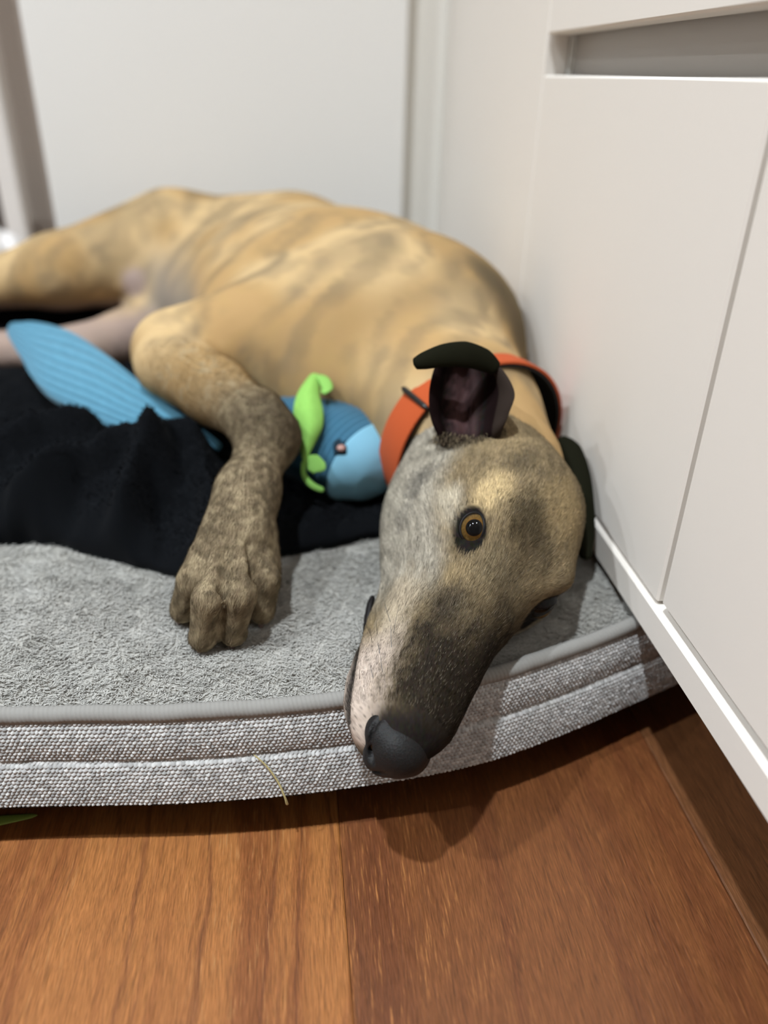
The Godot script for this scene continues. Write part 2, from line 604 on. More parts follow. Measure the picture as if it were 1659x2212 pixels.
func cabinets() -> void:
	var face := mat(lin_s(225, 219, 211), 0.6, 0.32)
	var nz := NoiseTexture2D.new()
	nz.width = 256
	nz.height = 256
	nz.seamless = true
	var fn := FastNoiseLite.new()
	fn.seed = 5
	fn.frequency = 0.09
	nz.noise = fn
	nz.as_normal_map = true
	nz.bump_strength = 0.6
	face.normal_enabled = true
	face.normal_texture = nz
	face.normal_scale = 0.12
	face.uv1_triplanar = true
	face.uv1_scale = Vector3(18, 18, 18)
	var carcass := mat(lin_s(222, 220, 214), 0.5)
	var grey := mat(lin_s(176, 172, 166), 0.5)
	var z1 := -0.734
	var z2 := -0.371
	# end panel between the wall and the first unit
	var f := thing("filler_panel", "plain white end panel between the wall and the drawer unit", "panel", Vector3(CAB, 0.118, -0.95))
	box("face_board", Vector3(CAB, 0.118, WALL - 0.033), Vector3(CAB + 0.02, 0.86, z1 - 0.0012), face, f, 0.0012)
	# unit with the slot-handle drawer over a door
	var u := thing("cabinet_unit", "white cabinet with a narrow door below a drawer, beside the plain end panel", "cabinet", Vector3(CAB, 0.095, -0.55))
	box("door", Vector3(CAB, 0.1192, z1 + 0.0012), Vector3(CAB + 0.019, 0.402, z2 - 0.0032), face, u)
	box("drawer_front", Vector3(CAB, 0.431, z1 + 0.0012), Vector3(CAB + 0.019, 0.80, z2 - 0.0032), face, u)
	box("body", Vector3(CAB + 0.0196, 0.12, z1 + 0.0003), Vector3(0.80, 0.390, z2), carcass, u)
	box("drawer_box", Vector3(CAB + 0.0196, 0.445, z1 + 0.0003), Vector3(0.80, 0.86, z2), carcass, u)
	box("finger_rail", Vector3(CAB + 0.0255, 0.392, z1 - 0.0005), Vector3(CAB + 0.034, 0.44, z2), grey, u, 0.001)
	box("rail_end", Vector3(CAB + 0.0205, 0.39, z1 - 0.014), Vector3(CAB + 0.0335, 0.445, z1 - 0.0008), carcass, u, 0.001)
	box("stile", Vector3(CAB + 0.008, 0.1192, z2 - 0.0030), Vector3(CAB + 0.0194, 0.402, z2 - 0.0003), carcass, u, 0.0003)
	var w := thing("cabinet_unit", "white cabinet with a broad door, next to the narrow-door unit", "cabinet", Vector3(CAB, 0.095, 0.1))
	box("door", Vector3(CAB - 0.0004, 0.1235, z2 + 0.0032), Vector3(CAB + 0.019, 0.402, 0.45), face, w)
	box("stile", Vector3(CAB + 0.008, 0.1192, z2 + 0.0003), Vector3(CAB + 0.0194, 0.402, z2 + 0.0030), carcass, w, 0.0003)
	box("drawer_front", Vector3(CAB, 0.431, z2 + 0.0032), Vector3(CAB + 0.019, 0.80, 0.45), face, w)
	box("body", Vector3(CAB + 0.0196, 0.12, z2 + 0.0005), Vector3(0.80, 0.390, 0.45), carcass, w)
	box("drawer_box", Vector3(CAB + 0.0196, 0.445, z2 + 0.0005), Vector3(0.80, 0.86, 0.45), carcass, w)
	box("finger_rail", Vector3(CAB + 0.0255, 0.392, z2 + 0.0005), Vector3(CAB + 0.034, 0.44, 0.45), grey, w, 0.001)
	# long bottom board with its front edge standing a little proud of the doors
	var b := put("bottom_rail", chamfer_box(Vector3(0.55, 0.0215, 1.62), 0.0012), face, self, Vector3(CAB - 0.0028 + 0.275, 0.1065, -0.378))
	tag(b, "long white bottom board running under the cabinet doors", "board")
	var k := put("kickboard", chamfer_box(Vector3(0.016, 0.0955, 1.62), 0.001), carcass, self, Vector3(CAB + 0.105, 0.0478, -0.378))
	tag(k, "recessed white kickboard under the cabinets", "kickboard")
	var top := put("worktop", chamfer_box(Vector3(0.62, 0.03, 1.65), 0.002), mat(lin_s(215, 212, 206), 0.3), self, Vector3(CAB + 0.29, 0.876, -0.375))
	tag(top, "pale worktop over the white cabinets", "worktop")

func behind() -> void:
	var face := mat(lin_s(226, 224, 220), 0.65, 0.3)
	var p := put("tall_panel", chamfer_box(Vector3(0.475, 2.2, 0.03), 0.003), face, self, Vector3(-0.3135 + 0.2375, 1.1, WALL - 0.015))
	tag(p, "tall plain white panel standing upright behind the dog", "panel")
	# a white post, a board painted as shaded wall and a dark box in the space beyond the panel
	var post := put("upright_post", chamfer_box(Vector3(0.034, 1.4, 0.03), 0.003), mat(lin_s(226, 220, 214), 0.5), self, Vector3(-0.467, 0.7, -1.5))
	tag(post, "slim white upright post beyond the tall panel", "post")
	var b1 := put("shaded_wall_board", chamfer_box(Vector3(0.62, 0.9, 0.02), 0.003), mat(lin_s(158, 146, 135), 0.7), self, Vector3(-0.62, 0.45, -1.68))
	tag(b1, "taupe board standing in for the shaded wall beyond the white post", "board")
	var b2 := put("storage_box", chamfer_box(Vector3(0.16, 0.22, 0.1), 0.004), mat(lin_s(92, 74, 62), 0.7), self, Vector3(-0.60, 0.11, -1.56))
	tag(b2, "dark brown box beside the white post", "box")
	# crumpled white bag near the hind leg
	var v := PackedVector3Array()
	for i in 24:
		for j in 32:
			var th := PI * i / 23.0
			var ph := TAU * j / 32.0
			var d := Vector3(sin(th) * cos(ph), cos(th), sin(th) * sin(ph))
			var r := 1.0 + 0.22 * noise_a.get_noise_3dv(d * 2.6) + 0.1 * noise_a.get_noise_3dv(d * 7.0)
			v.append(Vector3(d.x * 0.075, d.y * 0.085, d.z * 0.07) * r)
	var bag := put("crumpled_bag", build(v, grid_index(24, 32, true, false)), mat(lin_s(236, 232, 230), 0.6), self, Vector3(-0.465, 0.094, -1.34))
	tag(bag, "crumpled white bag on the floor by the white post", "bag")

# ---------------------------------------------------------------- bed
var outline := [[-0.80, -0.356], [-0.42, -0.349], [-0.17, -0.343], [-0.067, -0.3365], [0.02, -0.3385], [0.10, -0.3495], [0.16, -0.3695], [0.22, -0.3945], [0.262, -0.4125]]

func bed_edge(x: float) -> float:
	return curve(outline, x)

# how far the cushion's top lies above or below its plane
func bed_top(x: float, z: float) -> float:
	var inside := bed_edge(clampf(x, -0.8, 0.262)) - z
	var y := BED + 0.004 * smooth(0.0, 0.05, inside)
	y += 0.003 * noise_a.get_noise_2d(x * 9.0, z * 9.0)
	y -= 0.012 * bell(Vector2(x - 0.11, z + 0.44).length(), 0.08)
	y -= 0.0015 * bell(Vector2(x + 0.05, z + 0.40).length(), 0.05)
	return y

func bed() -> void:
	var t := thing("dog_bed", "grey orthopaedic dog bed with plush top and woven sides under the dog", "dog bed", Vector3.ZERO)
	# path round the front and under the cabinets
	var path := PackedVector2Array()
	var x := -0.48
	while x < 0.262:
		path.append(Vector2(x, bed_edge(x)))
		x += 0.0005 if x > -0.27 else 0.0009
	var weave := woven(path)
	var fab := vmat(0.9, 0.2)
	put("side_panel", weave, fab, t)
	# the rest of the side, out of the picture
	var rest := PackedVector2Array([Vector2(0.262, -0.4125), Vector2(0.268, -0.43), Vector2(0.268, -1.14), Vector2(-0.79, -1.14), Vector2(-0.80, -0.356), Vector2(-0.60, bed_edge(-0.60)), Vector2(-0.48, bed_edge(-0.48))])
	var v := PackedVector3Array()
	var c := PackedColorArray()
	for q in rest:
		for y in [0.0, 0.03, 0.05, BED]:
			var inn := Vector2(0.0, 0.0) if y > 0.0 else (Vector2(-0.26, -0.75) - q).normalized() * 0.03
			v.append(Vector3(q.x + inn.x, y, q.y + inn.y))
			c.append(lin(165, 163, 160))
	put("back_panel", build(v, grid_index(rest.size(), 4, false, true), c), fab, t)
	# underside that carries the bed, set back from the edge
	var v2 := PackedVector3Array()
	var c2 := PackedColorArray()
	x = -0.79
	while x <= 0.262:
		for k in [[0.0155, 0.0335], [0.004, 0.0300], [-0.03, 0.022], [-0.05, 0.0005]]:
			v2.append(Vector3(x, k[1], bed_edge(x) + k[0]))
			c2.append(lin(40, 40, 42))
		x += 0.02
	put("base", build(v2, grid_index(v2.size() / 4, 4, false, false), c2), fab, t)
	# piping
	var pv := PackedVector3Array()
	var pc := PackedColorArray()
	var n := 0
	x = -0.79
	while x <= 0.264:
		var z := bed_edge(x)
		var d := Vector2(0.001, bed_edge(x + 0.001) - z).normalized()
		var out := Vector3(-d.y, 0, d.x)
		var cy := BED + 0.0008 + 0.0008 * noise_a.get_noise_1d(x * 30.0)
		for j in 14:
			var a := TAU * j / 14.0
			var r := 0.0050 + 0.00022 * sin(x * 2500.0 + a * 2.0)
			pv.append(Vector3(x, cy, z) + (out * cos(a) + Vector3.UP * sin(a)) * r - out * 0.002)
			pc.append(lin(136, 134, 130))
		n += 1
		x += 0.0006 if x > -0.3 else 0.003
	put("piping", build(pv, grid_index(n, 14, true, false), pc), vmat(0.85, 0.2), t)
	# plush cover
	var tv := PackedVector3Array()
	var tc := PackedColorArray()
	var nx := 180
	var nz := 130
	for i in nx:
		var xx := lerpf(-0.78, 0.266, float(i) / (nx - 1))
		for j in nz:
			var s := float(j) / (nz - 1)
			var e := bed_edge(minf(xx, 0.262)) - 0.003
			var zz := lerpf(e, -1.13, pow(s, 1.4))
			tv.append(Vector3(xx, bed_top(xx, zz), zz))
			tc.append(lin(158, 156, 150))
	put("plush_cover", build(tv, grid_index(nx, nz, false, true), tc), vmat(0.95, 0.1), t)
	var fibre := vmat(0.95, 0.1)
	fibre.backlight_enabled = true
	fibre.backlight = Color(0.75, 0.75, 0.75)
	put("plush_pile", pile(), fibre, t).set_meta("kind", "stuff")

# side of the bed: a basket weave in real relief
func woven(path: PackedVector2Array) -> ArrayMesh:
	var v := PackedVector3Array()
	var c := PackedColorArray()
	var ny := 120
	var y0 := 0.032
	var y1 := BED + 0.0005
	var s := 0.0
	var pitch := 0.0026
	var lift := 0.0021
	for i in path.size():
		var p := path[i]
		var d := (path[mini(i + 1, path.size() - 1)] - path[maxi(i - 1, 0)]).normalized()
		var out := Vector3(-d.y, 0, d.x)
		if i > 0: s += (p - path[i - 1]).length()
		var row_wob := 0.0004 * noise_a.get_noise_1d(s * 60.0)
		for j in ny:
			var y := lerpf(y0, y1, float(j) / (ny - 1))
			var seam := 0.060 + 0.001 * noise_a.get_noise_1d(s * 14.0)
			var o := 0.0
			if y < seam: o = 0.0008 * smooth(0.0, 0.004, seam - y) + 0.0012 * sin(PI * (y - y0) / (seam - y0))
			else: o = 0.0022 * sin(PI * (y - seam) / (y1 - seam)) - 0.0004
			o -= 0.0012 * bell(y - seam, 0.0011)
			o += 0.0145 * (y1 - y) / (y1 - y0)
			if y < y0 + 0.003: o -= 0.003 * pow(1.0 - (y - y0) / 0.003, 2.0)
			# yarn floats, every other row shifted by half
			var yy := (y + row_wob) / lift + 0.10 * noise_b.get_noise_2d(s * 160.0, y * 160.0)
			var r := floori(yy)
			var fy := yy - r - 0.5
			var xx := s / pitch + (0.5 if posmod(r, 2) == 1 else 0.0) + 0.25 * noise_b.get_noise_2d(s * 110.0, r * 3.1) + 0.15 * hash01(r, 5)
			var q := floori(xx)
			var fx := xx - q - 0.5
			var e := 1.0 - (fx * fx) / 0.22 - (fy * fy) / 0.25
			var hgt := 0.0012 * sqrt(maxf(e, 0.0))
			hgt *= 0.70 + 0.50 * hash01(q, r)
			hgt += 0.00016 * noise_b.get_noise_2d(s * 2400.0, y * 1500.0)
			v.append(Vector3(p.x, y, p.y) + out * (o + hgt))
			var tone := 0.70 + 0.55 * hash01(q * 3 + 1, r * 7 + 2)
			var base := Color(0.40, 0.395, 0.385) * tone
			c.append(base)
	return build(v, grid_index(path.size(), ny, false, true), c)

func hash01(a: int, b: int) -> float:
	var h := (a * 374761393 + b * 668265263) & 0x7fffffff
	h = ((h ^ (h >> 13)) * 1274126177) & 0x7fffffff
	return float((h ^ (h >> 16)) & 0xffff) / 65535.0

func pile() -> ArrayMesh:
	var v := PackedVector3Array()
	var nrm := PackedVector3Array()
	var c := PackedColorArray()
	var idx := PackedInt32Array()
	rng.seed = 21
	var step := 0.00105
	var x := -0.50
	while x < 0.262:
		var e := bed_edge(x) - 0.004
		var z := e
		while z > -0.58:
			var far := z < -0.50
			var xx := x + rng.randf_range(-0.5, 0.5) * step * 1.6
			var zz := z + rng.randf_range(-0.5, 0.5) * step * 1.6
			z -= step * (1.3 if not far else 2.2)
			if zz > e: continue
			var ang := 1.7 * noise_a.get_noise_2d(xx * 13.0, zz * 13.0) + 1.2 * noise_b.get_noise_2d(xx * 55.0, zz * 55.0) + rng.randf_range(-0.5, 0.5) + 1.35
			var lean := 1.2 + 0.32 * noise_a.get_noise_2d(xx * 40.0 + 9.0, zz * 40.0) + rng.randf_range(-0.2, 0.2)
			var d := Vector3(cos(ang), 0, sin(ang))
			var side := Vector3(-d.z, 0, d.x)
			var L := rng.randf_range(0.0050, 0.0080)
			var p := Vector3(xx, bed_top(xx, zz) - 0.0008, zz)
			var w := rng.randf_range(0.00026, 0.00050)
			var curl := rng.randf_range(-0.9, 0.9)
			var tone := rng.randf_range(0.90, 1.10)
			var base := v.size()
			var dir := d
			for k in 4:
				var s := k / 3.0
				var ww := w * (1.0 - 0.75 * s * s)
				var up := lerpf(0.95, 0.15, s) / maxf(lean, 0.4)
				v.append(p + side * ww)
				v.append(p - side * ww)
				var nn := (Vector3.UP + d * 0.12).normalized()
				nrm.append((nn + side * 0.5).normalized())
				nrm.append((nn - side * 0.5).normalized())
				var cc := Color(0.51, 0.50, 0.47) * tone
				c.append(cc)
				c.append(cc)
				dir = dir.rotated(Vector3.UP, curl * 0.5)
				side = Vector3(-dir.z, 0, dir.x)
				p += (dir * lean + Vector3.UP * up).normalized() * (L / 3.0)
			for k in 3:
				var a := base + k * 2
				idx.append_array([a, a + 1, a + 2, a + 1, a + 3, a + 2])
		x += step if x > -0.27 else step * 1.8
	var arr := []
	arr.resize(Mesh.ARRAY_MAX)
	arr[Mesh.ARRAY_VERTEX] = v
	arr[Mesh.ARRAY_NORMAL] = nrm
	arr[Mesh.ARRAY_COLOR] = c
	arr[Mesh.ARRAY_INDEX] = idx
	var m := ArrayMesh.new()
	m.add_surface_from_arrays(Mesh.PRIMITIVE_TRIANGLES, arr)
	return m

# ---------------------------------------------------------------- blanket
var hem := [[-0.70, -0.535], [-0.30, -0.53], [-0.219, -0.526], [-0.185, -0.520], [-0.148, -0.504], [-0.113, -0.484], [-0.079, -0.469], [-0.045, -0.482], [-0.009, -0.495], [0.025, -0.506], [0.061, -0.517], [0.12, -0.535], [0.20, -0.56]]

func ridge(x: float, z: float, a: Vector2, b: Vector2, w: float) -> float:
	var p := Vector2(x, z)
	var q := Geometry2D.get_closest_point_to_segment(p, a, b)
	return bell((p - q).length(), w)

func blanket_y(x: float, z: float) -> float:
	var e := curve(hem, x) + 0.004 * noise_a.get_noise_1d(x * 24.0)
	var m := clampf((e - z) / 0.028, 0.0, 1.0)
	var roll := sqrt(1.0 - (1.0 - m) * (1.0 - m))
	var y := 0.014
	var heap := 0.040 * exp(-pow((x + 0.15) / 0.11, 2.0) - pow((z + 0.585) / 0.075, 2.0))
	var peak := Vector2(-0.098, -0.580)
	heap += 0.026 * ridge(x, z, peak, Vector2(-0.104, -0.545), 0.016)
	heap += 0.024 * ridge(x, z, peak + Vector2(0.02, 0.0), Vector2(-0.058, -0.490), 0.011)
	heap += 0.026 * ridge(x, z, peak + Vector2(-0.01, 0.02), Vector2(-0.128, -0.500), 0.010)
	heap += 0.026 * ridge(x, z, peak + Vector2(-0.03, 0.02), Vector2(-0.200, -0.535), 0.011)
	heap += 0.022 * ridge(x, z, Vector2(-0.165, -0.600), Vector2(-0.270, -0.570), 0.012)
	heap += 0.024 * exp(-pow((x + 0.30) / 0.1, 2.0) - pow((z + 0.62) / 0.07, 2.0))
	heap += 0.060 * exp(-pow((x + 0.32) / 0.16, 2.0) - pow((z + 1.04) / 0.05, 2.0))
	heap -= 0.010 * ridge(x, z, Vector2(-0.110, -0.545), Vector2(-0.095, -0.490), 0.009)
	heap -= 0.010 * ridge(x, z, Vector2(-0.150, -0.565), Vector2(-0.165, -0.520), 0.010)
	y += heap
	y += 0.007 * (noise_a.get_noise_2d(x * 16.0 + 4.0, z * 16.0) + 0.4)
	y += 0.0022 * noise_b.get_noise_2d(x * 60.0, z * 60.0)
	return BED + 0.002 + y * roll

func blanket() -> void:
	var t := thing("fleece_blanket", "rumpled black fleece blanket heaped on the grey bed", "blanket", Vector3.ZERO)
	var v := PackedVector3Array()
	var nx := 200
	var nz := 150
	for i in nx:
		var x := lerpf(-0.62, 0.20, float(i) / (nx - 1))
		var e := curve(hem, x) + 0.004 * noise_a.get_noise_1d(x * 24.0)
		for j in nz:
			var s := float(j) / (nz - 1)
			var z := lerpf(e, -1.10, pow(s, 1.9))
			var y := blanket_y(x, z)
			var tuck := 0.006 * bell(s * 20.0 - 1.5, 1.2)
			v.append(Vector3(x, y, z + tuck))
	var m := mat(Color(0.055, 0.06, 0.068), 1.0, 0.05)
	m.rim_enabled = true
	m.rim = 0.28
	m.rim_tint = 0.6
	put("cloth", build(v, grid_index(nx, nz, false, true)), m, t)
	# fleece nap: short fuzz that softens the outline
	var hv := PackedVector3Array()
	var hn := PackedVector3Array()
	var hi := PackedInt32Array()
	rng.seed = 77
	for k in 60000:
		var x := rng.randf_range(-0.30, 0.12)
		var e := curve(hem, x)
		var z := e - 0.004 - 0.30 * pow(rng.randf(), 1.4)
		var p := Vector3(x, blanket_y(x, z), z)
		var h := 0.002
		var n := Vector3(blanket_y(x - h, z) - p.y + 0.0, h, blanket_y(x, z - h) - p.y).normalized()
		var d := (n + Vector3(rng.randf_range(-1, 1), rng.randf_range(-0.5, 1), rng.randf_range(-1, 1)) * 0.7).normalized()
		var s := d.cross(n + Vector3(0.01, 0.02, 0.03)).normalized() * 0.00035
		var b := hv.size()
		hv.append(p + s)
		hv.append(p - s)
		hv.append(p + d * rng.randf_range(0.0015, 0.0032))
		for q in 3: hn.append(n)
		hi.append_array([b, b + 1, b + 2])
	var arr := []
	arr.resize(Mesh.ARRAY_MAX)
	arr[Mesh.ARRAY_VERTEX] = hv
	arr[Mesh.ARRAY_NORMAL] = hn
	arr[Mesh.ARRAY_INDEX] = hi
	var am := ArrayMesh.new()
	am.add_surface_from_arrays(Mesh.PRIMITIVE_TRIANGLES, arr)
	put("nap", am, mat(Color(0.095, 0.1, 0.11), 1.0, 0.03), t).set_meta("kind", "stuff")

# ---------------------------------------------------------------- toy
func toy() -> void:
	var t := thing("plush_toy", "blue corduroy plush toy with a green felt leaf, pinned under the dog's foreleg", "plush toy", Vector3.ZERO)
	var blue := vmat(0.9, 0.15)
	blue.rim_enabled = true
	blue.rim = 0.3
	# tail fin lying on the blanket
	var net := [
		[px(20, 703, 0.815), px(16, 710, 0.812), px(18, 718, 0.81)],
		[px(90, 702, 0.80), px(72, 755, 0.775), px(58, 790, 0.765)],
		[px(160, 722, 0.775), px(125, 800, 0.735), px(100, 855, 0.715)],
		[px(235, 772, 0.735), px(210, 850, 0.695), px(185, 905, 0.68)],
		[px(320, 840, 0.69), px(300, 905, 0.665), px(290, 950, 0.655)],
		[px(405, 905, 0.66), px(400, 945, 0.65), px(395, 975, 0.645)],
		[px(480, 960, 0.65), px(470, 985, 0.645), px(460, 1005, 0.64)]]
	var rib := func(a: float, b: float) -> float: return 0.0020 * absf(sin((b * 9.0 + a * 5.0) * PI)) + 0.006 * sin(PI * b) * sin(PI * minf(a * 1.2, 1.0))
	var tint := func(a: float, b: float, _s: int) -> Color:
		var k := 0.74 + 0.40 * absf(sin((b * 9.0 + a * 5.0) * PI)) + 0.15 * noise_a.get_noise_2d(a * 30.0, b * 16.0)
		return lin(84, 132, 154) * k
	put("tail", sheet(net, 60, 90, 0.008, tint, rib), blue, t)
	# body and snout coming out on the other side of the leg
	var rows := [[px(520, 930, 0.70), 0.016, 0.014], [px(600, 930, 0.672), 0.031, 0.027], [px(660, 948, 0.655), 0.038, 0.033], [px(712, 965, 0.643), 0.041, 0.036], [px(760, 988, 0.631), 0.041, 0.036], [px(798, 1012, 0.622), 0.036, 0.032], [px(822, 1036, 0.616), 0.024, 0.021], [px(832, 1050, 0.613), 0.008, 0.007]]
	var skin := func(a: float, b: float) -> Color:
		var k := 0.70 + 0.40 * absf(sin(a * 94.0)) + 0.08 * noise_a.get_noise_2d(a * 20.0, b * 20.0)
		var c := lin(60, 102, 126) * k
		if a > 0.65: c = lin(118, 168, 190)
		if b > 0.55 and b < 0.98 and a < 0.65 and a > 0.30: c = c.lerp(lin(16, 46, 54), 0.9)  # underside: dark teal cloth, part of its shade put into the colour
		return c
	var ribbed := []
	for i in 90:
		var q := i / 89.0 * (rows.size() - 1)
		var k := mini(int(q), rows.size() - 2)
		var at: Vector3 = (rows[k][0] as Vector3).cubic_interpolate(rows[k + 1][0], rows[maxi(k - 1, 0)][0], rows[mini(k + 2, rows.size() - 1)][0], q - k)
		var puff := 1.0 + (0.030 * (i % 3 - 1) if i < 58 else 0.03)
		var cw := cubic_interpolate(rows[k][1], rows[k + 1][1], rows[maxi(k - 1, 0)][1], rows[mini(k + 2, rows.size() - 1)][1], q - k)
		var ch := cubic_interpolate(rows[k][2], rows[k + 1][2], rows[maxi(k - 1, 0)][2], rows[mini(k + 2, rows.size() - 1)][2], q - k)
		ribbed.append([at, cw * puff, ch * puff])
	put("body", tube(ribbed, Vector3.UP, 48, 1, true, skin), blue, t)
	# eye patch: dark square with a brown button
	var patch := [[px(722, 950, 0.598), px(737, 949, 0.598), px(751, 953, 0.597)], [px(720, 966, 0.594), px(736, 965, 0.593), px(751, 968, 0.593)], [px(722, 984, 0.592), px(737, 985, 0.592), px(750, 986, 0.592)]]
	var dark := func(_a: float, _b: float, _s: int) -> Color: return lin(26, 40, 50)
	var e := put("eye_patch", sheet(patch, 12, 12, 0.003, dark), vmat(0.8), t)
	var bs := SphereMesh.new()
	bs.radius = 0.0034
	bs.height = 0.005
	put("button", bs, mat(lin_s(168, 128, 118), 0.4), e, px(737, 968, 0.590))
	# green felt leaf and its stalk
	var felt := vmat(0.95, 0.1)
	var green := func(a: float, b: float, _s: int) -> Color: return lin(140, 192, 96) * (0.92 + 0.12 * noise_a.get_noise_2d(a * 12.0, b * 12.0))
	var leaf := [
		[px(672, 808, 0.640), px(682, 806, 0.640), px(692, 812, 0.642)],
		[px(645, 845, 0.620), px(668, 842, 0.612), px(690, 850, 0.618)],
		[px(634, 880, 0.606), px(665, 880, 0.596), px(698, 885, 0.604)],
		[px(636, 920, 0.598), px(668, 922, 0.588), px(697, 922, 0.596)],
		[px(646, 955, 0.594), px(664, 957, 0.587), px(682, 955, 0.592)],
		[px(652, 985, 0.590), px(659, 987, 0.588), px(666, 985, 0.589)],
		[px(656, 1003, 0.588), px(659, 1004, 0.587), px(663, 1003, 0.587)]]
	put("felt_leaf", sheet(leaf, 36, 20, 0.0025, green), felt, t)
	var g2 := func(_a: float, _b: float) -> Color: return lin(130, 180, 92)
	put("felt_loop", tube([[px(680, 812, 0.640), 0.004, 0.0015], [px(698, 818, 0.630), 0.005, 0.0015], [px(706, 838, 0.622), 0.005, 0.0015], [px(694, 850, 0.620), 0.004, 0.0015]], Vector3.UP, 10, 6, true, g2), felt, t)
	put("felt_leaflet", tube([[px(660, 992, 0.589), 0.003, 0.0012], [px(676, 1000, 0.586), 0.007, 0.0014], [px(690, 1012, 0.584), 0.006, 0.0014], [px(694, 1020, 0.584), 0.002, 0.001]], -CAM_Z, 10, 6, true, g2), felt, t)
	put("felt_stalk", tube([[px(656, 995, 0.588), 0.002, 0.0012], [px(656, 1025, 0.588), 0.002, 0.0012], [px(674, 1048, 0.588), 0.0025, 0.0012], [px(700, 1060, 0.590), 0.002, 0.0012]], -CAM_Z, 10, 8, true, g2), felt, t)

# ---------------------------------------------------------------- dog
const TAN := Vector3(0.405, 0.262, 0.118)
const FAWN := Vector3(0.515, 0.365, 0.190)
const BRIN := Vector3(0.105, 0.080, 0.050)
const GREY := Vector3(0.33, 0.30, 0.245)
const DARK := Vector3(0.010, 0.0085, 0.0075)
const PINK := Vector3(0.33, 0.25, 0.225)

var body_marks := [
	[px(320, 500, 0.95), 0.045, Vector3(0.085, 0.066, 0.040), 0.80],  # this and the next: thigh underside, dark brindle with its shading painted in
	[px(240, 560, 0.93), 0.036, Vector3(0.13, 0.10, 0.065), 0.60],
	[px(610, 425, 1.00), 0.070, Vector3(0.14, 0.105, 0.060), 0.65],
	[px(480, 470, 0.98), 0.050, Vector3(0.17, 0.125, 0.070), 0.60],
	[px(660, 470, 0.92), 0.045, Vector3(0.17, 0.125, 0.070), 0.55],
	[px(1065, 690, 0.70), 0.050, Vector3(0.085, 0.066, 0.042), 0.85],
	[px(1000, 665, 0.70), 0.034, Vector3(0.10, 0.078, 0.050), 0.70],
	[px(870, 680, 0.68), 0.055, Vector3(0.19, 0.135, 0.072), 0.60],
	[px(560, 640, 0.80), 0.030, Vector3(0.17, 0.13, 0.080), 0.50],
	[px(650, 770, 0.70), 0.035, Vector3(0.13, 0.115, 0.088), 0.60],
	[px(420, 770, 0.68), 0.018, Vector3(0.14, 0.105, 0.060), 0.55]]

func body_colour(p: Vector3) -> Color:
	var s := Vector3(-0.61, 0, -0.79)
	var along := (p - Vector3(0.05, 0.18, -0.8)).dot(s)
	var across := (p - Vector3(0.05, 0.18, -0.8)).dot(Vector3(-0.79, 0, 0.61))
	var w := noise_a.get_noise_3d(p.x * 9.0, p.y * 9.0, p.z * 9.0)
	var soft := noise_c.get_noise_3d(p.x * 11.0 + 3.0, p.y * 11.0, p.z * 11.0)
	var stripe := noise_c.get_noise_2d((along + 0.035 * soft) * 22.0, (across + p.y) * 8.0)
	var blot := noise_a.get_noise_3d(p.x * 14.0 + 5.0, p.y * 14.0, p.z * 14.0)
	var c := TAN.lerp(FAWN, smooth(-0.35, 0.45, soft))
	c = c.lerp(BRIN * 1.7, 0.40 * smooth(0.0, 0.65, stripe + 0.4 * soft))
	var fineb := noise_c.get_noise_2d((along + 0.02 * soft) * 46.0 + 9.0, (across + p.y) * 24.0)
	c = c.lerp(BRIN * 1.6, 0.42 * smooth(0.10, 0.65, fineb + 0.3 * stripe))
	var mottle := noise_c.get_noise_3d(p.x * 30.0, p.y * 30.0 + 4.0, p.z * 30.0)
	c = c.lerp(BRIN * 1.9, 0.38 * smooth(0.15, 0.7, mottle + 0.4 * soft))
	# spine darker
	c = c.lerp(BRIN * 2.0, 0.35 * smooth(0.05, 0.12, -across) * (0.5 + w))
	# shoulder spot
	c = c.lerp(BRIN * 1.2, 0.8 * bell((p - Vector3(0.16, 0.22, -0.66)).length(), 0.035) * smooth(-0.2, 0.3, blot + 0.2))
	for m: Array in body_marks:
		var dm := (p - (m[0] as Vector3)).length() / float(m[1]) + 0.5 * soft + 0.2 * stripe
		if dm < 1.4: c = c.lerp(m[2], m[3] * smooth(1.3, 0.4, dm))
	# belly skin and inner thighs
	var belly := smooth(0.10 - 0.5 * along, 0.17 - 0.5 * along, across) * smooth(0.02, 0.12, along) * smooth(0.24, 0.17, p.y) * smooth(-0.185, -0.145, p.x)
	c = c.lerp(Vector3(0.27, 0.235, 0.20), 0.9 * belly)
	c = c.lerp(PINK, 0.85 * smooth(-0.12, -0.18, p.x) * smooth(0.165, 0.145, p.y) * smooth(-0.80, -0.86, p.z))
	c = c.lerp(PINK * 1.1, 0.9 * smooth(0.024, 0.015, (p - Vector3(-0.178, 0.180, -0.967)).length()))
	return Color(c.x, c.y, c.z)

func leg_colour(p: Vector3) -> Color:
	var t := clampf((p.z + 0.60) / 0.2, 0.0, 1.0)
	var n1 := noise_b.get_noise_3d(p.x * 150.0, p.y * 150.0, p.z * 95.0)
	var n2 := noise_a.get_noise_3d(p.x * 34.0, p.y * 34.0, p.z * 24.0)
	var c := TAN * 0.9
	c = c.lerp(Vector3(0.190, 0.145, 0.090), smooth(0.0, 0.35, t))
	c = c.lerp(BRIN * 0.85, (0.25 + 0.55 * smooth(0.05, 0.45, t)) * smooth(-0.12, 0.36, n1 * 0.8 + n2 * 0.45))
	c = c.lerp(Vector3(0.33, 0.265, 0.165), 0.7 * smooth(0.06, 0.42, -n1 * 0.8 - n2 * 0.4))
	c = c.lerp(BRIN * 0.5, 0.78 * bell((p - Vector3(-0.012, 0.180, -0.530)).length(), 0.034))
	return Color(c.x, c.y, c.z)

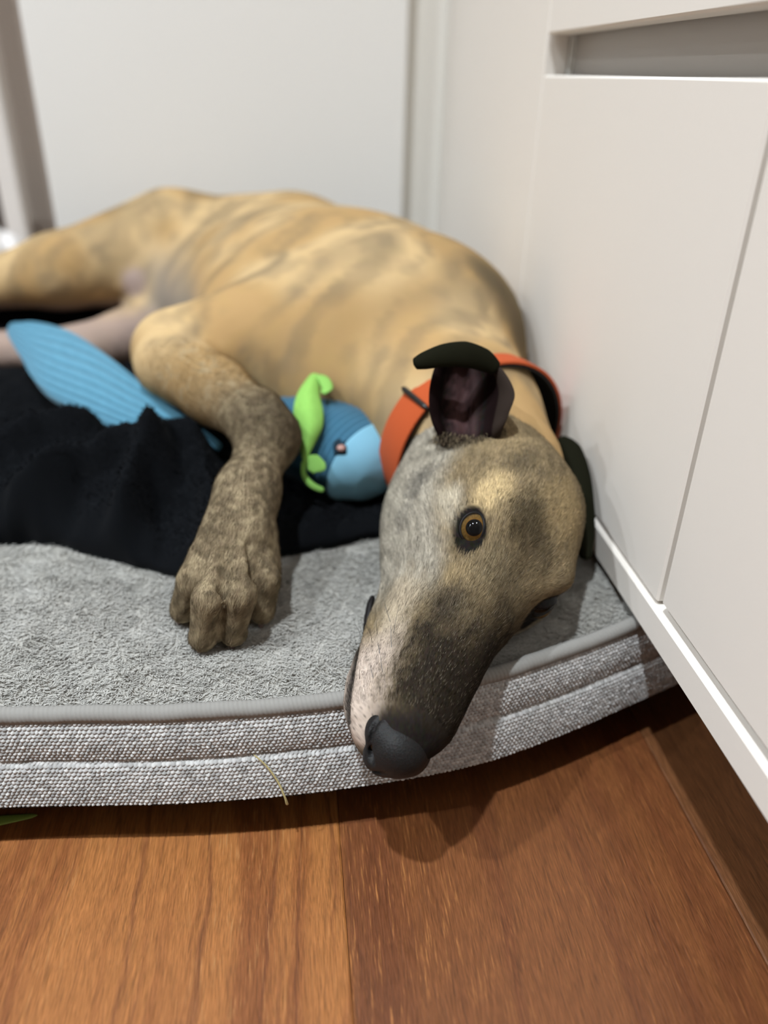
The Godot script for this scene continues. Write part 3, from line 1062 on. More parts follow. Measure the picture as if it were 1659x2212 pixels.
func dog() -> void:
	var t := thing("dog", "brindle greyhound lying on its side with its head resting on the grey bed", "dog", Vector3.ZERO)
	var s := Vector3(-0.61, 0, -0.79)
	var d := Vector3(-0.79, 0, 0.61)
	var body := [
		ell(Vector3(0.050, 0.180, -0.83), s, Vector3.UP, d, Vector3(0.19, 0.103, 0.135), 0.04),
		ell(Vector3(0.115, 0.178, -0.71), s, Vector3.UP, d, Vector3(0.10, 0.092, 0.095), 0.04),
		ell(Vector3(0.080, 0.212, -0.715), s, Vector3.UP, d, Vector3(0.075, 0.058, 0.085), 0.03),
		cap(Vector3(0.142, 0.150, -0.50), 0.050, Vector3(0.126, 0.160, -0.58), 0.060, 0.03),
		cap(Vector3(0.126, 0.160, -0.58), 0.060, Vector3(0.108, 0.172, -0.69), 0.088, 0.04),
		cap(Vector3(0.04, 0.160, -0.69), 0.070, Vector3(-0.02, 0.158, -0.78), 0.075, 0.04),
		cap(Vector3(0.00, 0.190, -0.97), 0.090, Vector3(-0.120, 0.180, -1.050), 0.082, 0.05),
		cap(Vector3(-0.05, 0.160, -0.90), 0.072, Vector3(-0.13, 0.165, -1.0), 0.055, 0.04),
		cap(Vector3(-0.150, 0.199, -1.045), 0.073, Vector3(-0.270, 0.188, -0.985), 0.041, 0.03),
		cap(Vector3(-0.270, 0.188, -0.985), 0.040, Vector3(-0.43, 0.158, -1.0), 0.021, 0.02),
		cap(Vector3(-0.13, 0.128, -0.985), 0.046, Vector3(-0.235, 0.117, -0.905), 0.028, 0.015),
		cap(Vector3(-0.235, 0.117, -0.905), 0.028, Vector3(-0.42, 0.112, -0.925), 0.018, 0.012),
		cap(Vector3(-0.180, 0.180, -0.965), 0.012, Vector3(-0.152, 0.176, -0.995), 0.018, 0.012),
		cap(Vector3(0.070, 0.208, -0.715), 0.060, Vector3(-0.100, 0.182, -0.700), 0.036, 0.035),
		cap(Vector3(-0.108, 0.180, -0.690), 0.033, Vector3(-0.064, 0.178, -0.604), 0.0245, 0.014)]
	var v := PackedVector3Array()
	var idx := PackedInt32Array()
	var r := nets(body, 0.0075, v, idx)
	v = r[0]
	idx = r[1]
	var split := v.size()
	var leg := [
		cap(Vector3(-0.105, 0.180, -0.665), 0.030, Vector3(-0.062, 0.178, -0.600), 0.0255, 0.012),
		cap(Vector3(-0.062, 0.178, -0.600), 0.0255, Vector3(-0.030, 0.174, -0.552), 0.0210, 0.012),
		cap(Vector3(-0.028, 0.174, -0.548), 0.0215, Vector3(-0.019, 0.168, -0.532), 0.0215, 0.012),
		cap(Vector3(-0.021, 0.166, -0.532), 0.0200, Vector3(-0.034, 0.150, -0.480), 0.0175, 0.014),
		cap(Vector3(-0.038, 0.150, -0.480), 0.0165, Vector3(-0.050, 0.134, -0.442), 0.0165, 0.014),
		cap(Vector3(-0.030, 0.150, -0.480), 0.0165, Vector3(-0.034, 0.136, -0.442), 0.0165, 0.014)]
	var toes := [
		[Vector3(-0.0594, 0.1300, -0.4331), Vector3(-0.0658, 0.1220, -0.4166), Vector3(-0.0751, 0.0995, -0.4180)],
		[Vector3(-0.0500, 0.1340, -0.4260), Vector3(-0.0545, 0.1240, -0.3920), Vector3(-0.0605, 0.0985, -0.3895)],
		[Vector3(-0.0385, 0.1340, -0.4250), Vector3(-0.0375, 0.1240, -0.3952), Vector3(-0.0420, 0.0985, -0.3930)],
		[Vector3(-0.0285, 0.1290, -0.4340), Vector3(-0.0235, 0.1190, -0.4190), Vector3(-0.0255, 0.0985, -0.4140)]]
	for q in toes:
		leg.append(cap(q[0], 0.0112, q[1], 0.0105, 0.0035))
		leg.append(cap(q[1], 0.0105, q[2], 0.0088, 0.0035))
	leg.append(cap(Vector3(-0.024, 0.132, -0.452), 0.010, Vector3(-0.021, 0.116, -0.434), 0.009, 0.006))
	for q in 3:
		var ma: Vector3 = (toes[q][0] + toes[q + 1][0]) * 0.5 + Vector3(0, 0.0115, 0)
		var mb: Vector3 = (toes[q][1] + toes[q + 1][1]) * 0.5 + Vector3(0, 0.0090, 0.001)
		var mc: Vector3 = (toes[q][2] + toes[q + 1][2]) * 0.5 + Vector3(0, 0.0060, 0.008)
		leg.append(carve(ma.lerp(mb, 0.15), 0.0010, mb, 0.0024, 0.005))
		leg.append(carve(mb, 0.0024, mc, 0.0036, 0.004))
	r = nets(leg, 0.0026, v, idx)
	v = r[0]
	idx = r[1]
	var cols := PackedColorArray()
	cols.resize(v.size())
	for k in v.size():
		if k < split:
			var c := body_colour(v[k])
			var m := smooth(-0.67, -0.58, v[k].z) * smooth(0.02, -0.02, v[k].x)
			cols[k] = c.lerp(leg_colour(v[k]), m)
		else:
			var m := smooth(-0.67, -0.58, v[k].z)
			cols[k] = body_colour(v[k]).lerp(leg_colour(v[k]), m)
	# head and neck, lofted into the collar
	var hb := v.size()
	var hd := head_shape()
	v.append_array(hd[0])
	cols.append_array(hd[1])
	idx.append_array(grid_index(HN, HK, true, false, hb))
	var fur := vmat(0.8, 0.15)
	put("body", build(v, idx, cols), fur, t)
	put("head_fur", hairs(hd[0], hd[1]), vmat(0.75, 0.1), t).set_meta("kind", "stuff")
	put("leg_fur", leg_hairs(v, idx, split, hb, cols), vmat(0.75, 0.1), t).set_meta("kind", "stuff")
	nose(t)
	eye(t, 1.0)
	eye(t, -1.0)
	ears(t)
	# claws
	var horn := mat(lin_s(96, 80, 74), 0.35)
	for q in toes:
		var tip: Vector3 = q[2] + (q[2] - q[1]).normalized() * 0.0065
		put("claw", tube([[q[2], 0.0035, 0.004], [tip, 0.0030, 0.0036], [tip + Vector3(-0.001, -0.004, 0.0035), 0.001, 0.0014]], Vector3.ZERO, 10, 6), horn, t)
	put("lip", tube([[px(806, 1286, 0.512), 0.0012, 0.0015], [px(801, 1305, 0.508), 0.0026, 0.003], [px(797, 1332, 0.503), 0.0030, 0.0035], [px(792, 1358, 0.498), 0.0024, 0.003], [px(787, 1378, 0.494), 0.0010, 0.0015]], -CAM_Z, 12, 6), mat(lin_s(20, 17, 17), 0.5, 0.3), t)
	# whiskers on the muzzle
	var wv := PackedVector3Array()
	var wi := PackedInt32Array()
	rng.seed = 5
	for k in 22:
		var f := rng.randf_range(0.045, 0.095)
		var ang := rng.randf_range(-0.35, 0.45)
		var a := surf(f, PI * 0.5 + ang)
		var n := (a - surf_axis(f)).normalized()
		var L := rng.randf_range(0.008, 0.022)
		var dir := (n * rng.randf_range(0.25, 0.6) - HF * 0.8 - HU * rng.randf_range(-0.1, 0.5)).normalized()
		var sd := dir.cross(n).normalized() * 0.00015
		var b := wv.size()
		wv.append(a + sd)
		wv.append(a - sd)
		wv.append(a + dir * L * 0.5 + n * 0.001 + sd * 0.7)
		wv.append(a + dir * L * 0.5 + n * 0.001 - sd * 0.7)
		wv.append(a + dir * L)
		wi.append_array([b, b + 2, b + 1, b + 1, b + 2, b + 3, b + 2, b + 4, b + 3])
	put("whiskers", build(wv, wi), mat(lin_s(26, 22, 20), 0.5), t).set_meta("kind", "stuff")

# head loft: f, dorsal line, ventral line, half width, level of greatest width
const HN := 230
const HK := 200
var HS := [
	[-0.170, -0.030, -0.135, 0.058, -0.080],
	[-0.140, -0.012, -0.130, 0.060, -0.070],
	[-0.115, 0.004, -0.125, 0.060, -0.062],
	[-0.092, 0.017, -0.120, 0.059, -0.055],
	[-0.070, 0.026, -0.115, 0.058, -0.050],
	[-0.045, 0.030, -0.110, 0.056, -0.045],
	[-0.022, 0.029, -0.102, 0.0535, -0.038],
	[-0.006, 0.026, -0.097, 0.0490, -0.035],
	[0.008, 0.020, -0.092, 0.0415, -0.034],
	[0.020, 0.0155, -0.088, 0.0350, -0.036],
	[0.031, 0.0120, -0.086, 0.0315, -0.039],
	[0.044, 0.009, -0.084, 0.0295, -0.042],
	[0.064, 0.0045, -0.080, 0.0280, -0.045],
	[0.086, 0.001, -0.074, 0.0268, -0.045],
	[0.104, -0.003, -0.066, 0.0235, -0.042],
	[0.115, -0.008, -0.057, 0.0190, -0.037],
	[0.122, -0.014, -0.048, 0.0130, -0.032],
	[0.126, -0.021, -0.038, 0.0040, -0.029]]

func bend(f: float) -> Vector2:   # sideways shift of the axis where the neck turns off: (dorsal, right)
	var q := maxf(0.0, -0.075 - f)
	return Vector2(-0.12 * q, 0.42 * q)

func surf_axis(f: float) -> Vector3:
	var b := bend(f)
	return head(f, curve(HS, f, 4) + b.x, b.y)

# local (f, u, r) of the head's surface; ang 0 is dorsal, PI/2 the dog's right
func surf_local(f: float, ang: float) -> Vector3:
	var top := curve(HS, f, 1)
	var bot := curve(HS, f, 2)
	var w := curve(HS, f, 3)
	var lev := curve(HS, f, 4)
	var ca := cos(ang)
	var sa := sin(ang)
	var ex := 0.86
	var muz := smooth(0.01, 0.05, f)
	var cu := signf(ca) * pow(absf(ca), lerpf(0.95, ex, muz))
	var su := signf(sa) * pow(absf(sa), lerpf(0.95, 0.80, muz))
	var u := lev + cu * ((top - lev) if ca > 0 else (lev - bot))
	var r := su * w
	# lower jaw narrower than the lips
	if ca < 0:
		r *= 1.0 - 0.30 * smooth(-0.45, -0.95, ca) * smooth(-0.06, 0.02, f)
	# the underside is pressed in where the head lies on the bed
	if ca < 0 and r < 0: u = lerpf(lev, u, 0.78)
	var side := signf(r)
	var p := Vector3(f, u, r)
	# sockets, brows, cheek arches
	var de := Vector3((f - 0.002) / 0.017, (u + 0.001) / 0.0125, (absf(r) - 0.034) / 0.02).length()
	p.z -= side * (0.0065 if r > 0 else 0.0030) * exp(-de * de)
	if r < 0:
		var dl := Vector2((f - 0.012) / 0.020, (u + 0.008) / 0.013).length()
		p.z -= 0.0030 * exp(-dl * dl)
		p.z += 0.0020 * smooth(0.035, 0.055, f) * smooth(0.105, 0.080, f)
		p.z += 0.0024 * bell(u + 0.020, 0.0035) * smooth(0.025, 0.05, f)
	p.y -= 0.0015 * exp(-de * de)
	var db := Vector2((f + 0.004) / 0.018, (u - 0.0185) / 0.008).length()
	var brow := exp(-db * db) * smooth(0.010, 0.022, absf(r))
	var more := 1.2 if r < 0 else 1.0
	p.z += side * 0.0042 * brow * more
	p.y += 0.0030 * brow * more
	var dz := Vector2((f + 0.022) / 0.030, (u + 0.018) / 0.010).length()
	p.z += side * 0.0040 * exp(-dz * dz)
	var dm := Vector2((f + 0.055) / 0.026, (u + 0.050) / 0.024).length()
	p.z += side * 0.0045 * exp(-dm * dm)
	# hollow in front of the eye, furrow between the eyes
	var dh := Vector2((f - 0.035) / 0.020, (u + 0.012) / 0.010).length()
	p.z -= side * 0.0028 * exp(-dh * dh)
	p.y -= 0.0028 * bell(r, 0.010) * bell(f - 0.004, 0.030) * (1.0 if ca > 0 else 0.0)
	# lip line
	var lip := lip_level(f)
	if f > 0.008 and f < 0.114:
		p.z -= side * 0.0022 * bell(u - lip, 0.0022) * smooth(0.006, 0.02, f)
		p.z += side * 0.0014 * bell(u - lip - 0.006, 0.005)
	# small unevenness of the coat
	var n := noise_a.get_noise_3d(f * 60.0, u * 60.0, r * 60.0)
	p.z += side * 0.0006 * n
	var b := bend(f)
	p.y += b.x
	p.z += b.y
	return p

func lip_level(f: float) -> float:
	return lerpf(-0.071, -0.048, smooth(0.03, 0.112, f))

func surf(f: float, ang: float) -> Vector3:
	var p := surf_local(f, ang)
	return head(p.x, p.y, p.z)

# markings of the coat on the head: f, u, r, reach along, reach across, colour, strength
var marks := [
	[-0.019, 0.012, 0.035, 0.015, 0.0105, Vector3(0.50, 0.375, 0.200), 0.95],
	[-0.013, -0.008, 0.045, 0.011, 0.0070, Vector3(0.43, 0.38, 0.29), 0.80],
	[0.000, -0.009, 0.041, 0.007, 0.0045, Vector3(0.38, 0.33, 0.25), 0.70],
	[-0.031, -0.035, 0.054, 0.013, 0.0100, Vector3(0.10, 0.092, 0.080), 0.70],
	[-0.009, -0.041, 0.049, 0.012, 0.0080, Vector3(0.14, 0.128, 0.108), 0.55],
	[-0.011, 0.024, 0.016, 0.019, 0.0120, Vector3(0.055, 0.043, 0.026), 0.85],
	[-0.002, 0.025, 0.000, 0.015, 0.0120, Vector3(0.075, 0.058, 0.036), 0.75],
	[-0.053, 0.019, 0.031, 0.013, 0.0085, Vector3(0.070, 0.055, 0.035), 0.65],
	[-0.071, 0.008, 0.038, 0.020, 0.0150, Vector3(0.30, 0.22, 0.12), 0.55],
	[-0.039, 0.030, -0.005, 0.022, 0.0180, Vector3(0.30, 0.22, 0.115), 0.80],
	[0.020, 0.014, 0.011, 0.015, 0.0140, Vector3(0.125, 0.098, 0.060), 0.70],
	[0.032, -0.005, 0.027, 0.0085, 0.0085, Vector3(0.27, 0.20, 0.11), 0.80],
	[0.048, -0.005, 0.024, 0.011, 0.0095, Vector3(0.070, 0.056, 0.040), 0.75],
	[0.046, -0.037, 0.031, 0.022, 0.0130, Vector3(0.42, 0.35, 0.255), 0.85],
	[0.072, -0.034, 0.028, 0.017, 0.0110, Vector3(0.40, 0.33, 0.25), 0.80],
	[0.048, 0.007, -0.008, 0.009, 0.0065, Vector3(0.24, 0.175, 0.095), 0.60]]

func head_colour(p: Vector3) -> Color:
	var f := p.x
	var u := p.y
	var r := p.z
	var fine := noise_b.get_noise_3d(f * 170.0, u * 620.0, r * 620.0)
	var mid := noise_a.get_noise_3d(f * 70.0, u * 120.0, r * 120.0)
	var big := noise_a.get_noise_3d(f * 30.0 + 7.0, u * 40.0, r * 40.0)
	var c := Vector3(0.20, 0.150, 0.086)
	c = c.lerp(BRIN * 0.8, 0.6 * smooth(0.0, 0.45, mid + 0.6 * big + 0.25 * fine))
	# grey cheek and throat
	var cheek := smooth(-0.006, -0.022, u + 0.004 * mid) * smooth(0.055, 0.02, f)
	c = c.lerp(GREY * (0.90 + 0.35 * mid + 0.2 * big), 0.9 * cheek)
	for m: Array in marks:
		var sf: float = m[3]
		var df: float = (f - m[0]) / sf
		if absf(df) > 2.0: continue
		var sr: float = m[4]
		var d := Vector3(df, (u - m[1]) / sr, (r - m[2]) / sr).length() + 0.5 * mid + 0.25 * fine
		c = c.lerp(m[5], m[6] * smooth(1.5, 0.45, d))
	# dark mask over the bridge and the dog's left side of the muzzle
	var mask := smooth(0.018, 0.074, f + 0.012 * mid + 0.010 * fine) * smooth(-0.040, -0.006, u + 0.30 * absf(minf(r, 0.0)) + 0.010 * mid + 0.010 * fine)
	mask = maxf(mask, smooth(0.004, 0.056, f + 0.010 * mid + 0.010 * fine) * smooth(0.020, -0.006, r + 0.004 * mid))
	c = c.lerp(Vector3(0.0150, 0.0120, 0.0096), 0.96 * mask)
	# pale lip on the dog's right
	var pale := smooth(0.055, 0.085, f) * smooth(-0.016, -0.038, u + 0.008 * mid + 0.008 * fine) * smooth(0.004, 0.014, r)
	c = c.lerp(Vector3(0.47, 0.385, 0.325), 0.92 * pale)
	# whisker spots
	if pale > 0.4:
		var row := sin(f * 900.0) * sin(u * 1100.0 + 1.5)
		c = c.lerp(DARK * 2.0, 0.7 * smooth(0.72, 0.95, row))
	# round the nose leather
	c = c.lerp(DARK * 1.4, smooth(0.104, 0.116, f) * 0.96 * smooth(-0.040, -0.026, u - 0.5 * maxf(0.0, r - 0.006)))
	# lips and eye surrounds are black skin
	var lip := lip_level(f)
	if f > 0.008 and f < 0.116: c = c.lerp(DARK, 0.95 * bell(u - lip + 0.0015, 0.0034))
	var de := Vector3((f - 0.005) / 0.0170, (u - 0.001) / 0.0100, (absf(r) - 0.033) / 0.012).length()
	if r < 0: de *= 0.75
	c = c.lerp(DARK * 1.3, smooth(1.12, 0.92, de))
	c *= 1.0 + 0.42 * fine + 0.22 * mid
	return Color(maxf(c.x, 0.008), maxf(c.y, 0.007), maxf(c.z, 0.006))

func head_shape() -> Array:
	var v := PackedVector3Array()
	var c := PackedColorArray()
	for i in HN:
		var f := lerpf(0.126, -0.165, float(i) / (HN - 1))
		for j in HK:
			var q := surf_local(f, TAU * j / HK)
			v.append(head(q.x, q.y, q.z))
			c.append(head_colour(q - Vector3(0, bend(f).x, bend(f).y)))
	return [v, c]

# short coat as fine tapering hairs
func hair_mesh(pos: PackedVector3Array, dirs: PackedVector3Array, nr: PackedVector3Array, cl: PackedColorArray, width: float) -> ArrayMesh:
	var v := PackedVector3Array()
	var n := PackedVector3Array()
	var c := PackedColorArray()
	var idx := PackedInt32Array()
	for k in pos.size():
		var s := dirs[k].cross(nr[k]).normalized() * width
		var b := v.size()
		v.append(pos[k] + s)
		v.append(pos[k] - s)
		v.append(pos[k] + dirs[k] * 0.55 + nr[k] * dirs[k].length() * 0.10 + s * 0.7)
		v.append(pos[k] + dirs[k] * 0.55 + nr[k] * dirs[k].length() * 0.10 - s * 0.7)
		v.append(pos[k] + dirs[k])
		for q in 5:
			n.append(nr[k])
			c.append(cl[k])
		idx.append_array([b, b + 1, b + 2, b + 1, b + 3, b + 2, b + 2, b + 3, b + 4])
	var arr := []
	arr.resize(Mesh.ARRAY_MAX)
	arr[Mesh.ARRAY_VERTEX] = v
	arr[Mesh.ARRAY_NORMAL] = n
	arr[Mesh.ARRAY_COLOR] = c
	arr[Mesh.ARRAY_INDEX] = idx
	var m := ArrayMesh.new()
	m.add_surface_from_arrays(Mesh.PRIMITIVE_TRIANGLES, arr)
	return m

func hairs(v: PackedVector3Array, col: PackedColorArray) -> ArrayMesh:
	var pos := PackedVector3Array()
	var dirs := PackedVector3Array()
	var nr := PackedVector3Array()
	var cl := PackedColorArray()
	rng.seed = 99
	for k in 130000:
		var i := rng.randi_range(14, HN - 2)
		var j := rng.randi_range(0, HK - 1)
		var a := v[i * HK + j]
		var b := v[(i + 1) * HK + j]
		var d := v[i * HK + (j + 1) % HK]
		var n := (d - a).cross(b - a)
		if n.length_squared() < 1e-20: continue
		n = n.normalized()
		if n.dot(a - surf_axis(0.126 - 0.291 * i / (HN - 1.0))) < 0: n = -n
		var p := a + (b - a) * rng.randf() + (d - a) * rng.randf()
		# keep the eyes and the nose leather bare
		var q := Vector3((p - HM).dot(HF), (p - HM).dot(HU), (p - HM).dot(HR)) / HK_SCALE
		var de := Vector3((q.x - 0.005) / 0.017, (q.y - 0.001) / 0.010, (absf(q.z) - 0.033) / 0.012).length()
		if de < 0.95: continue
		if q.x > 0.120 and q.y > -0.044: continue
		var back := (b - a).normalized()
		var across := (d - a).normalized()
		var sw := 0.5 * noise_a.get_noise_3d(p.x * 40.0, p.y * 40.0, p.z * 40.0)
		var L := rng.randf_range(0.0035, 0.0060) * (0.7 if q.x > 0.05 else 1.0)
		var dir := (back + across * (0.6 * sw + rng.randf_range(-0.16, 0.16)) + n * rng.randf_range(0.05, 0.15)).normalized() * L
		var tone := 1.0 + 0.65 * noise_b.get_noise_3d(q.x * 200.0, q.y * 1100.0, q.z * 1100.0) + rng.randf_range(-0.34, 0.34)
		if rng.randf() < 0.06: tone *= 1.7
		var c := col[i * HK + j] * tone
		if rng.randf() < 0.07: c = c.lerp(Color(0.26, 0.22, 0.165), 0.42)
		pos.append(p - n * 0.0003)
		dirs.append(dir)
		nr.append(n)
		cl.append(c)
	return hair_mesh(pos, dirs, nr, cl, 0.00012)

func leg_hairs(v: PackedVector3Array, idx: PackedInt32Array, from: int, to: int, col: PackedColorArray) -> ArrayMesh:
	var pos := PackedVector3Array()
	var dirs := PackedVector3Array()
	var nr := PackedVector3Array()
	var cl := PackedColorArray()
	rng.seed = 41
	for k in range(0, idx.size(), 3):
		var a := idx[k]
		if a < from or a >= to: continue
		var p0 := v[a]
		var p1 := v[idx[k + 1]]
		var p2 := v[idx[k + 2]]
		var n := (p2 - p0).cross(p1 - p0).normalized()
		if n.y < -0.5: continue
		if p0.z < -0.60 and rng.randf() > smooth(-0.66, -0.60, p0.z): continue
		for q in 2:
			var s := rng.randf()
			var t := rng.randf() * (1.0 - s)
			var p := p0 + (p1 - p0) * s + (p2 - p0) * t
			var along := Vector3(-0.25, -0.35, 0.9)
			var dir := (along - n * along.dot(n)).normalized()
			dir = (dir + n * rng.randf_range(0.05, 0.2) + Vector3(rng.randf_range(-0.18, 0.18), rng.randf_range(-0.18, 0.18), rng.randf_range(-0.18, 0.18))).normalized()
			pos.append(p)
			dirs.append(dir * rng.randf_range(0.002, 0.004))
			nr.append(n)
			cl.append(col[a] * (1.0 + 0.5 * noise_b.get_noise_3d(p.x * 420.0, p.y * 300.0, p.z * 140.0) + rng.randf_range(-0.06, 0.06)))
	return hair_mesh(pos, dirs, nr, cl, 0.00013)

func nose(t: Node3D) -> void:
	var c := Vector3(0.1180, -0.0260, 0)
	var H := func(f: float, u: float, r: float) -> Vector3: return head(c.x + f, c.y + u, r)
	var b := [
		ell(H.call(-0.002, 0.000, 0.0), HF, HU, HR, Vector3(0.0150, 0.0150, 0.0165), 0.005),
		ell(H.call(0.003, 0.004, 0.0), HF, HU, HR, Vector3(0.0120, 0.0110, 0.0135), 0.006),
		ell(H.call(0.005, -0.006, 0.0), HF, HU, HR, Vector3(0.0095, 0.0110, 0.0120), 0.006),
		ell(H.call(-0.004, -0.002, 0.0120), HF, HU, HR, Vector3(0.0120, 0.0100, 0.0078), 0.004),
		ell(H.call(-0.004, -0.002, -0.0120), HF, HU, HR, Vector3(0.0120, 0.0100, 0.0078), 0.004),
		cap(H.call(0.004, -0.012, 0.0), 0.0075, H.call(-0.006, -0.021, 0.0), 0.0085, 0.006)]
	for s in [-1.0, 1.0]:
		b.append(carve(H.call(0.017, -0.007, 0.0075 * s), 0.0030, H.call(-0.002, -0.004, 0.0095 * s), 0.0026, 0.002))
		b.append(carve(H.call(0.0105, -0.006, 0.0105 * s), 0.0016, H.call(0.002, 0.000, 0.0172 * s), 0.0013, 0.0015))
		b.append(carve(H.call(0.002, 0.000, 0.0178 * s), 0.0013, H.call(-0.008, 0.006, 0.0192 * s), 0.0012, 0.0015))
		b.append(carve(H.call(-0.008, 0.006, 0.0192 * s), 0.0012, H.call(-0.013, 0.0105, 0.0160 * s), 0.0009, 0.0015))
	b.append(carve(H.call(0.0165, 0.002, 0.0), 0.0008, H.call(0.010, -0.016, 0.0), 0.0010, 0.002))
	var r := nets(b, 0.0008, PackedVector3Array(), PackedInt32Array())
	var v: PackedVector3Array = r[0]
	var cols := PackedColorArray()
	cols.resize(v.size())
	for k in v.size():
		var n := noise_b.get_noise_3dv(v[k] * 700.0)
		cols[k] = Color(0.0110, 0.0104, 0.0102) * (1.0 + 0.3 * n)
	var m := vmat(0.55, 0.34)
	var nt := NoiseTexture2D.new()
	nt.width = 256
	nt.height = 256
	nt.seamless = true
	var fn := FastNoiseLite.new()
	fn.noise_type = FastNoiseLite.TYPE_CELLULAR
	fn.frequency = 0.06
	nt.noise = fn
	nt.as_normal_map = true
	nt.bump_strength = 5.0
	m.normal_enabled = true
	m.normal_texture = nt
	m.normal_scale = 1.0
	m.uv1_triplanar = true
	m.uv1_scale = Vector3(70, 70, 70)
	put("nose", build(v, r[1], cols), m, t)

func eye(t: Node3D, s: float) -> void:
	var c := head(-0.0045, -0.0015, 0.0248) if s > 0 else head(0.000, 0.001, -0.0270)
	var R := 0.0128
	var o := (HF * 0.60 + HU * 0.32 + HR * (0.73 * s)).normalized()
	var gaze := (HF * 0.60 + HU * 0.45 + HR * 0.59).normalized() if s > 0 else (HF * 0.25 - HU * 0.15 - HR * 0.95).normalized()
	var e1 := gaze.cross(Vector3.UP).normalized()
	var e2 := gaze.cross(e1).normalized()
	var v := PackedVector3Array()
	var col := PackedColorArray()
	var N := 60
	var K := 64
	for i in N:
		var th := PI * 0.75 * pow(float(i) / (N - 1), 1.15)
		for j in K:
			var a := TAU * j / K
			var rr := R + 0.0012 * smooth(0.62, 0.2, th)
			v.append(c + (gaze * cos(th) + (e1 * cos(a) + e2 * sin(a)) * sin(th)) * rr)
			var deg := rad_to_deg(th)
			var k := noise_b.get_noise_2d(cos(a) * 26.0, sin(a) * 26.0 + th * 3.0)
			var iris := Color(0.098, 0.058, 0.018) * (1.0 + 0.5 * k)
			iris = iris.lerp(Color(0.12, 0.055, 0.012), smooth(33.0, 24.0, deg) * 0.7)
			var cc := iris
			if deg < 22.5: cc = Color(0.004, 0.004, 0.005)
			elif deg > 39.0: cc = iris.lerp(Color(0.012, 0.008, 0.006), smooth(39.0, 43.0, deg))
			col.append(cc)
	var m := vmat(0.4, 0.05)
	m.clearcoat_enabled = true
	m.clearcoat = 0.3
	m.clearcoat_roughness = 0.04
	put("eye", build(v, grid_index(N, K, true, true), col), m, t)
	# lids: a dark almond rim round the ball, drawn out towards the tear duct
	var ax := (HF - o * HF.dot(o)).normalized()           # towards the nose
	var up := o.cross(ax).normalized()
	if up.dot(HU) < 0: up = -up
	var lv := PackedVector3Array()
	var lc := PackedColorArray()
	var A := 72
	var rings := [[1.0, 0.0001], [1.05, 0.0008], [1.16, 0.0014], [1.32, 0.0013], [1.52, 0.0000], [1.85, -0.0035]]
	for j in A:
		var a := TAU * j / A
		var x := cos(a)
		var y := sin(a)
		var half := 0.0094 if x < 0 else 0.0100 + 0.0072 * pow(maxf(x, 0.0), 4.0)
		var tall := 0.0071 if y > 0 else 0.0067
		if s < 0: tall *= 0.95
		var px0 := x * half
		var py0 := y * tall * (1.0 - 0.35 * pow(maxf(x, 0.0), 3.0))
		for g in rings:
			var q: Vector3 = ax * px0 * g[0] + up * py0 * g[0]
			var l: float = q.length()
			var depth: float = sqrt(maxf(R * R - l * l, 0.0)) if l < R * 0.96 else R * 0.28 - (l - R * 0.96) * 1.1
			lv.append(c + q + o * (depth + g[1]))
			var n := noise_b.get_noise_3dv(lv[lv.size() - 1] * 600.0)
			lc.append(Color(0.0075, 0.0062, 0.006) * (1.0 + 0.4 * n))
	var idx := PackedInt32Array()
	var G := rings.size()
	for j in A:
		var j2 := (j + 1) % A
		for g in G - 1:
			var a0 := j * G + g
			var b0 := j2 * G + g
			if s > 0: idx.append_array([a0, b0, b0 + 1, a0, b0 + 1, a0 + 1])
			else: idx.append_array([a0, b0 + 1, b0, a0, a0 + 1, b0 + 1])
	put("eyelids", build(lv, idx, lc), vmat(0.5, 0.3), t)
	# moist third eyelid in the inner corner
	var w := c + ax * 0.0112 + o * 0.0050
	put("tear_duct", tube([[w - ax * 0.004 - o * 0.0005, 0.0028, 0.0016], [w, 0.0024, 0.0018], [w + ax * 0.004 - o * 0.0015, 0.001, 0.001]], o, 12, 6), mat(lin_s(74, 44, 42), 0.08), t)

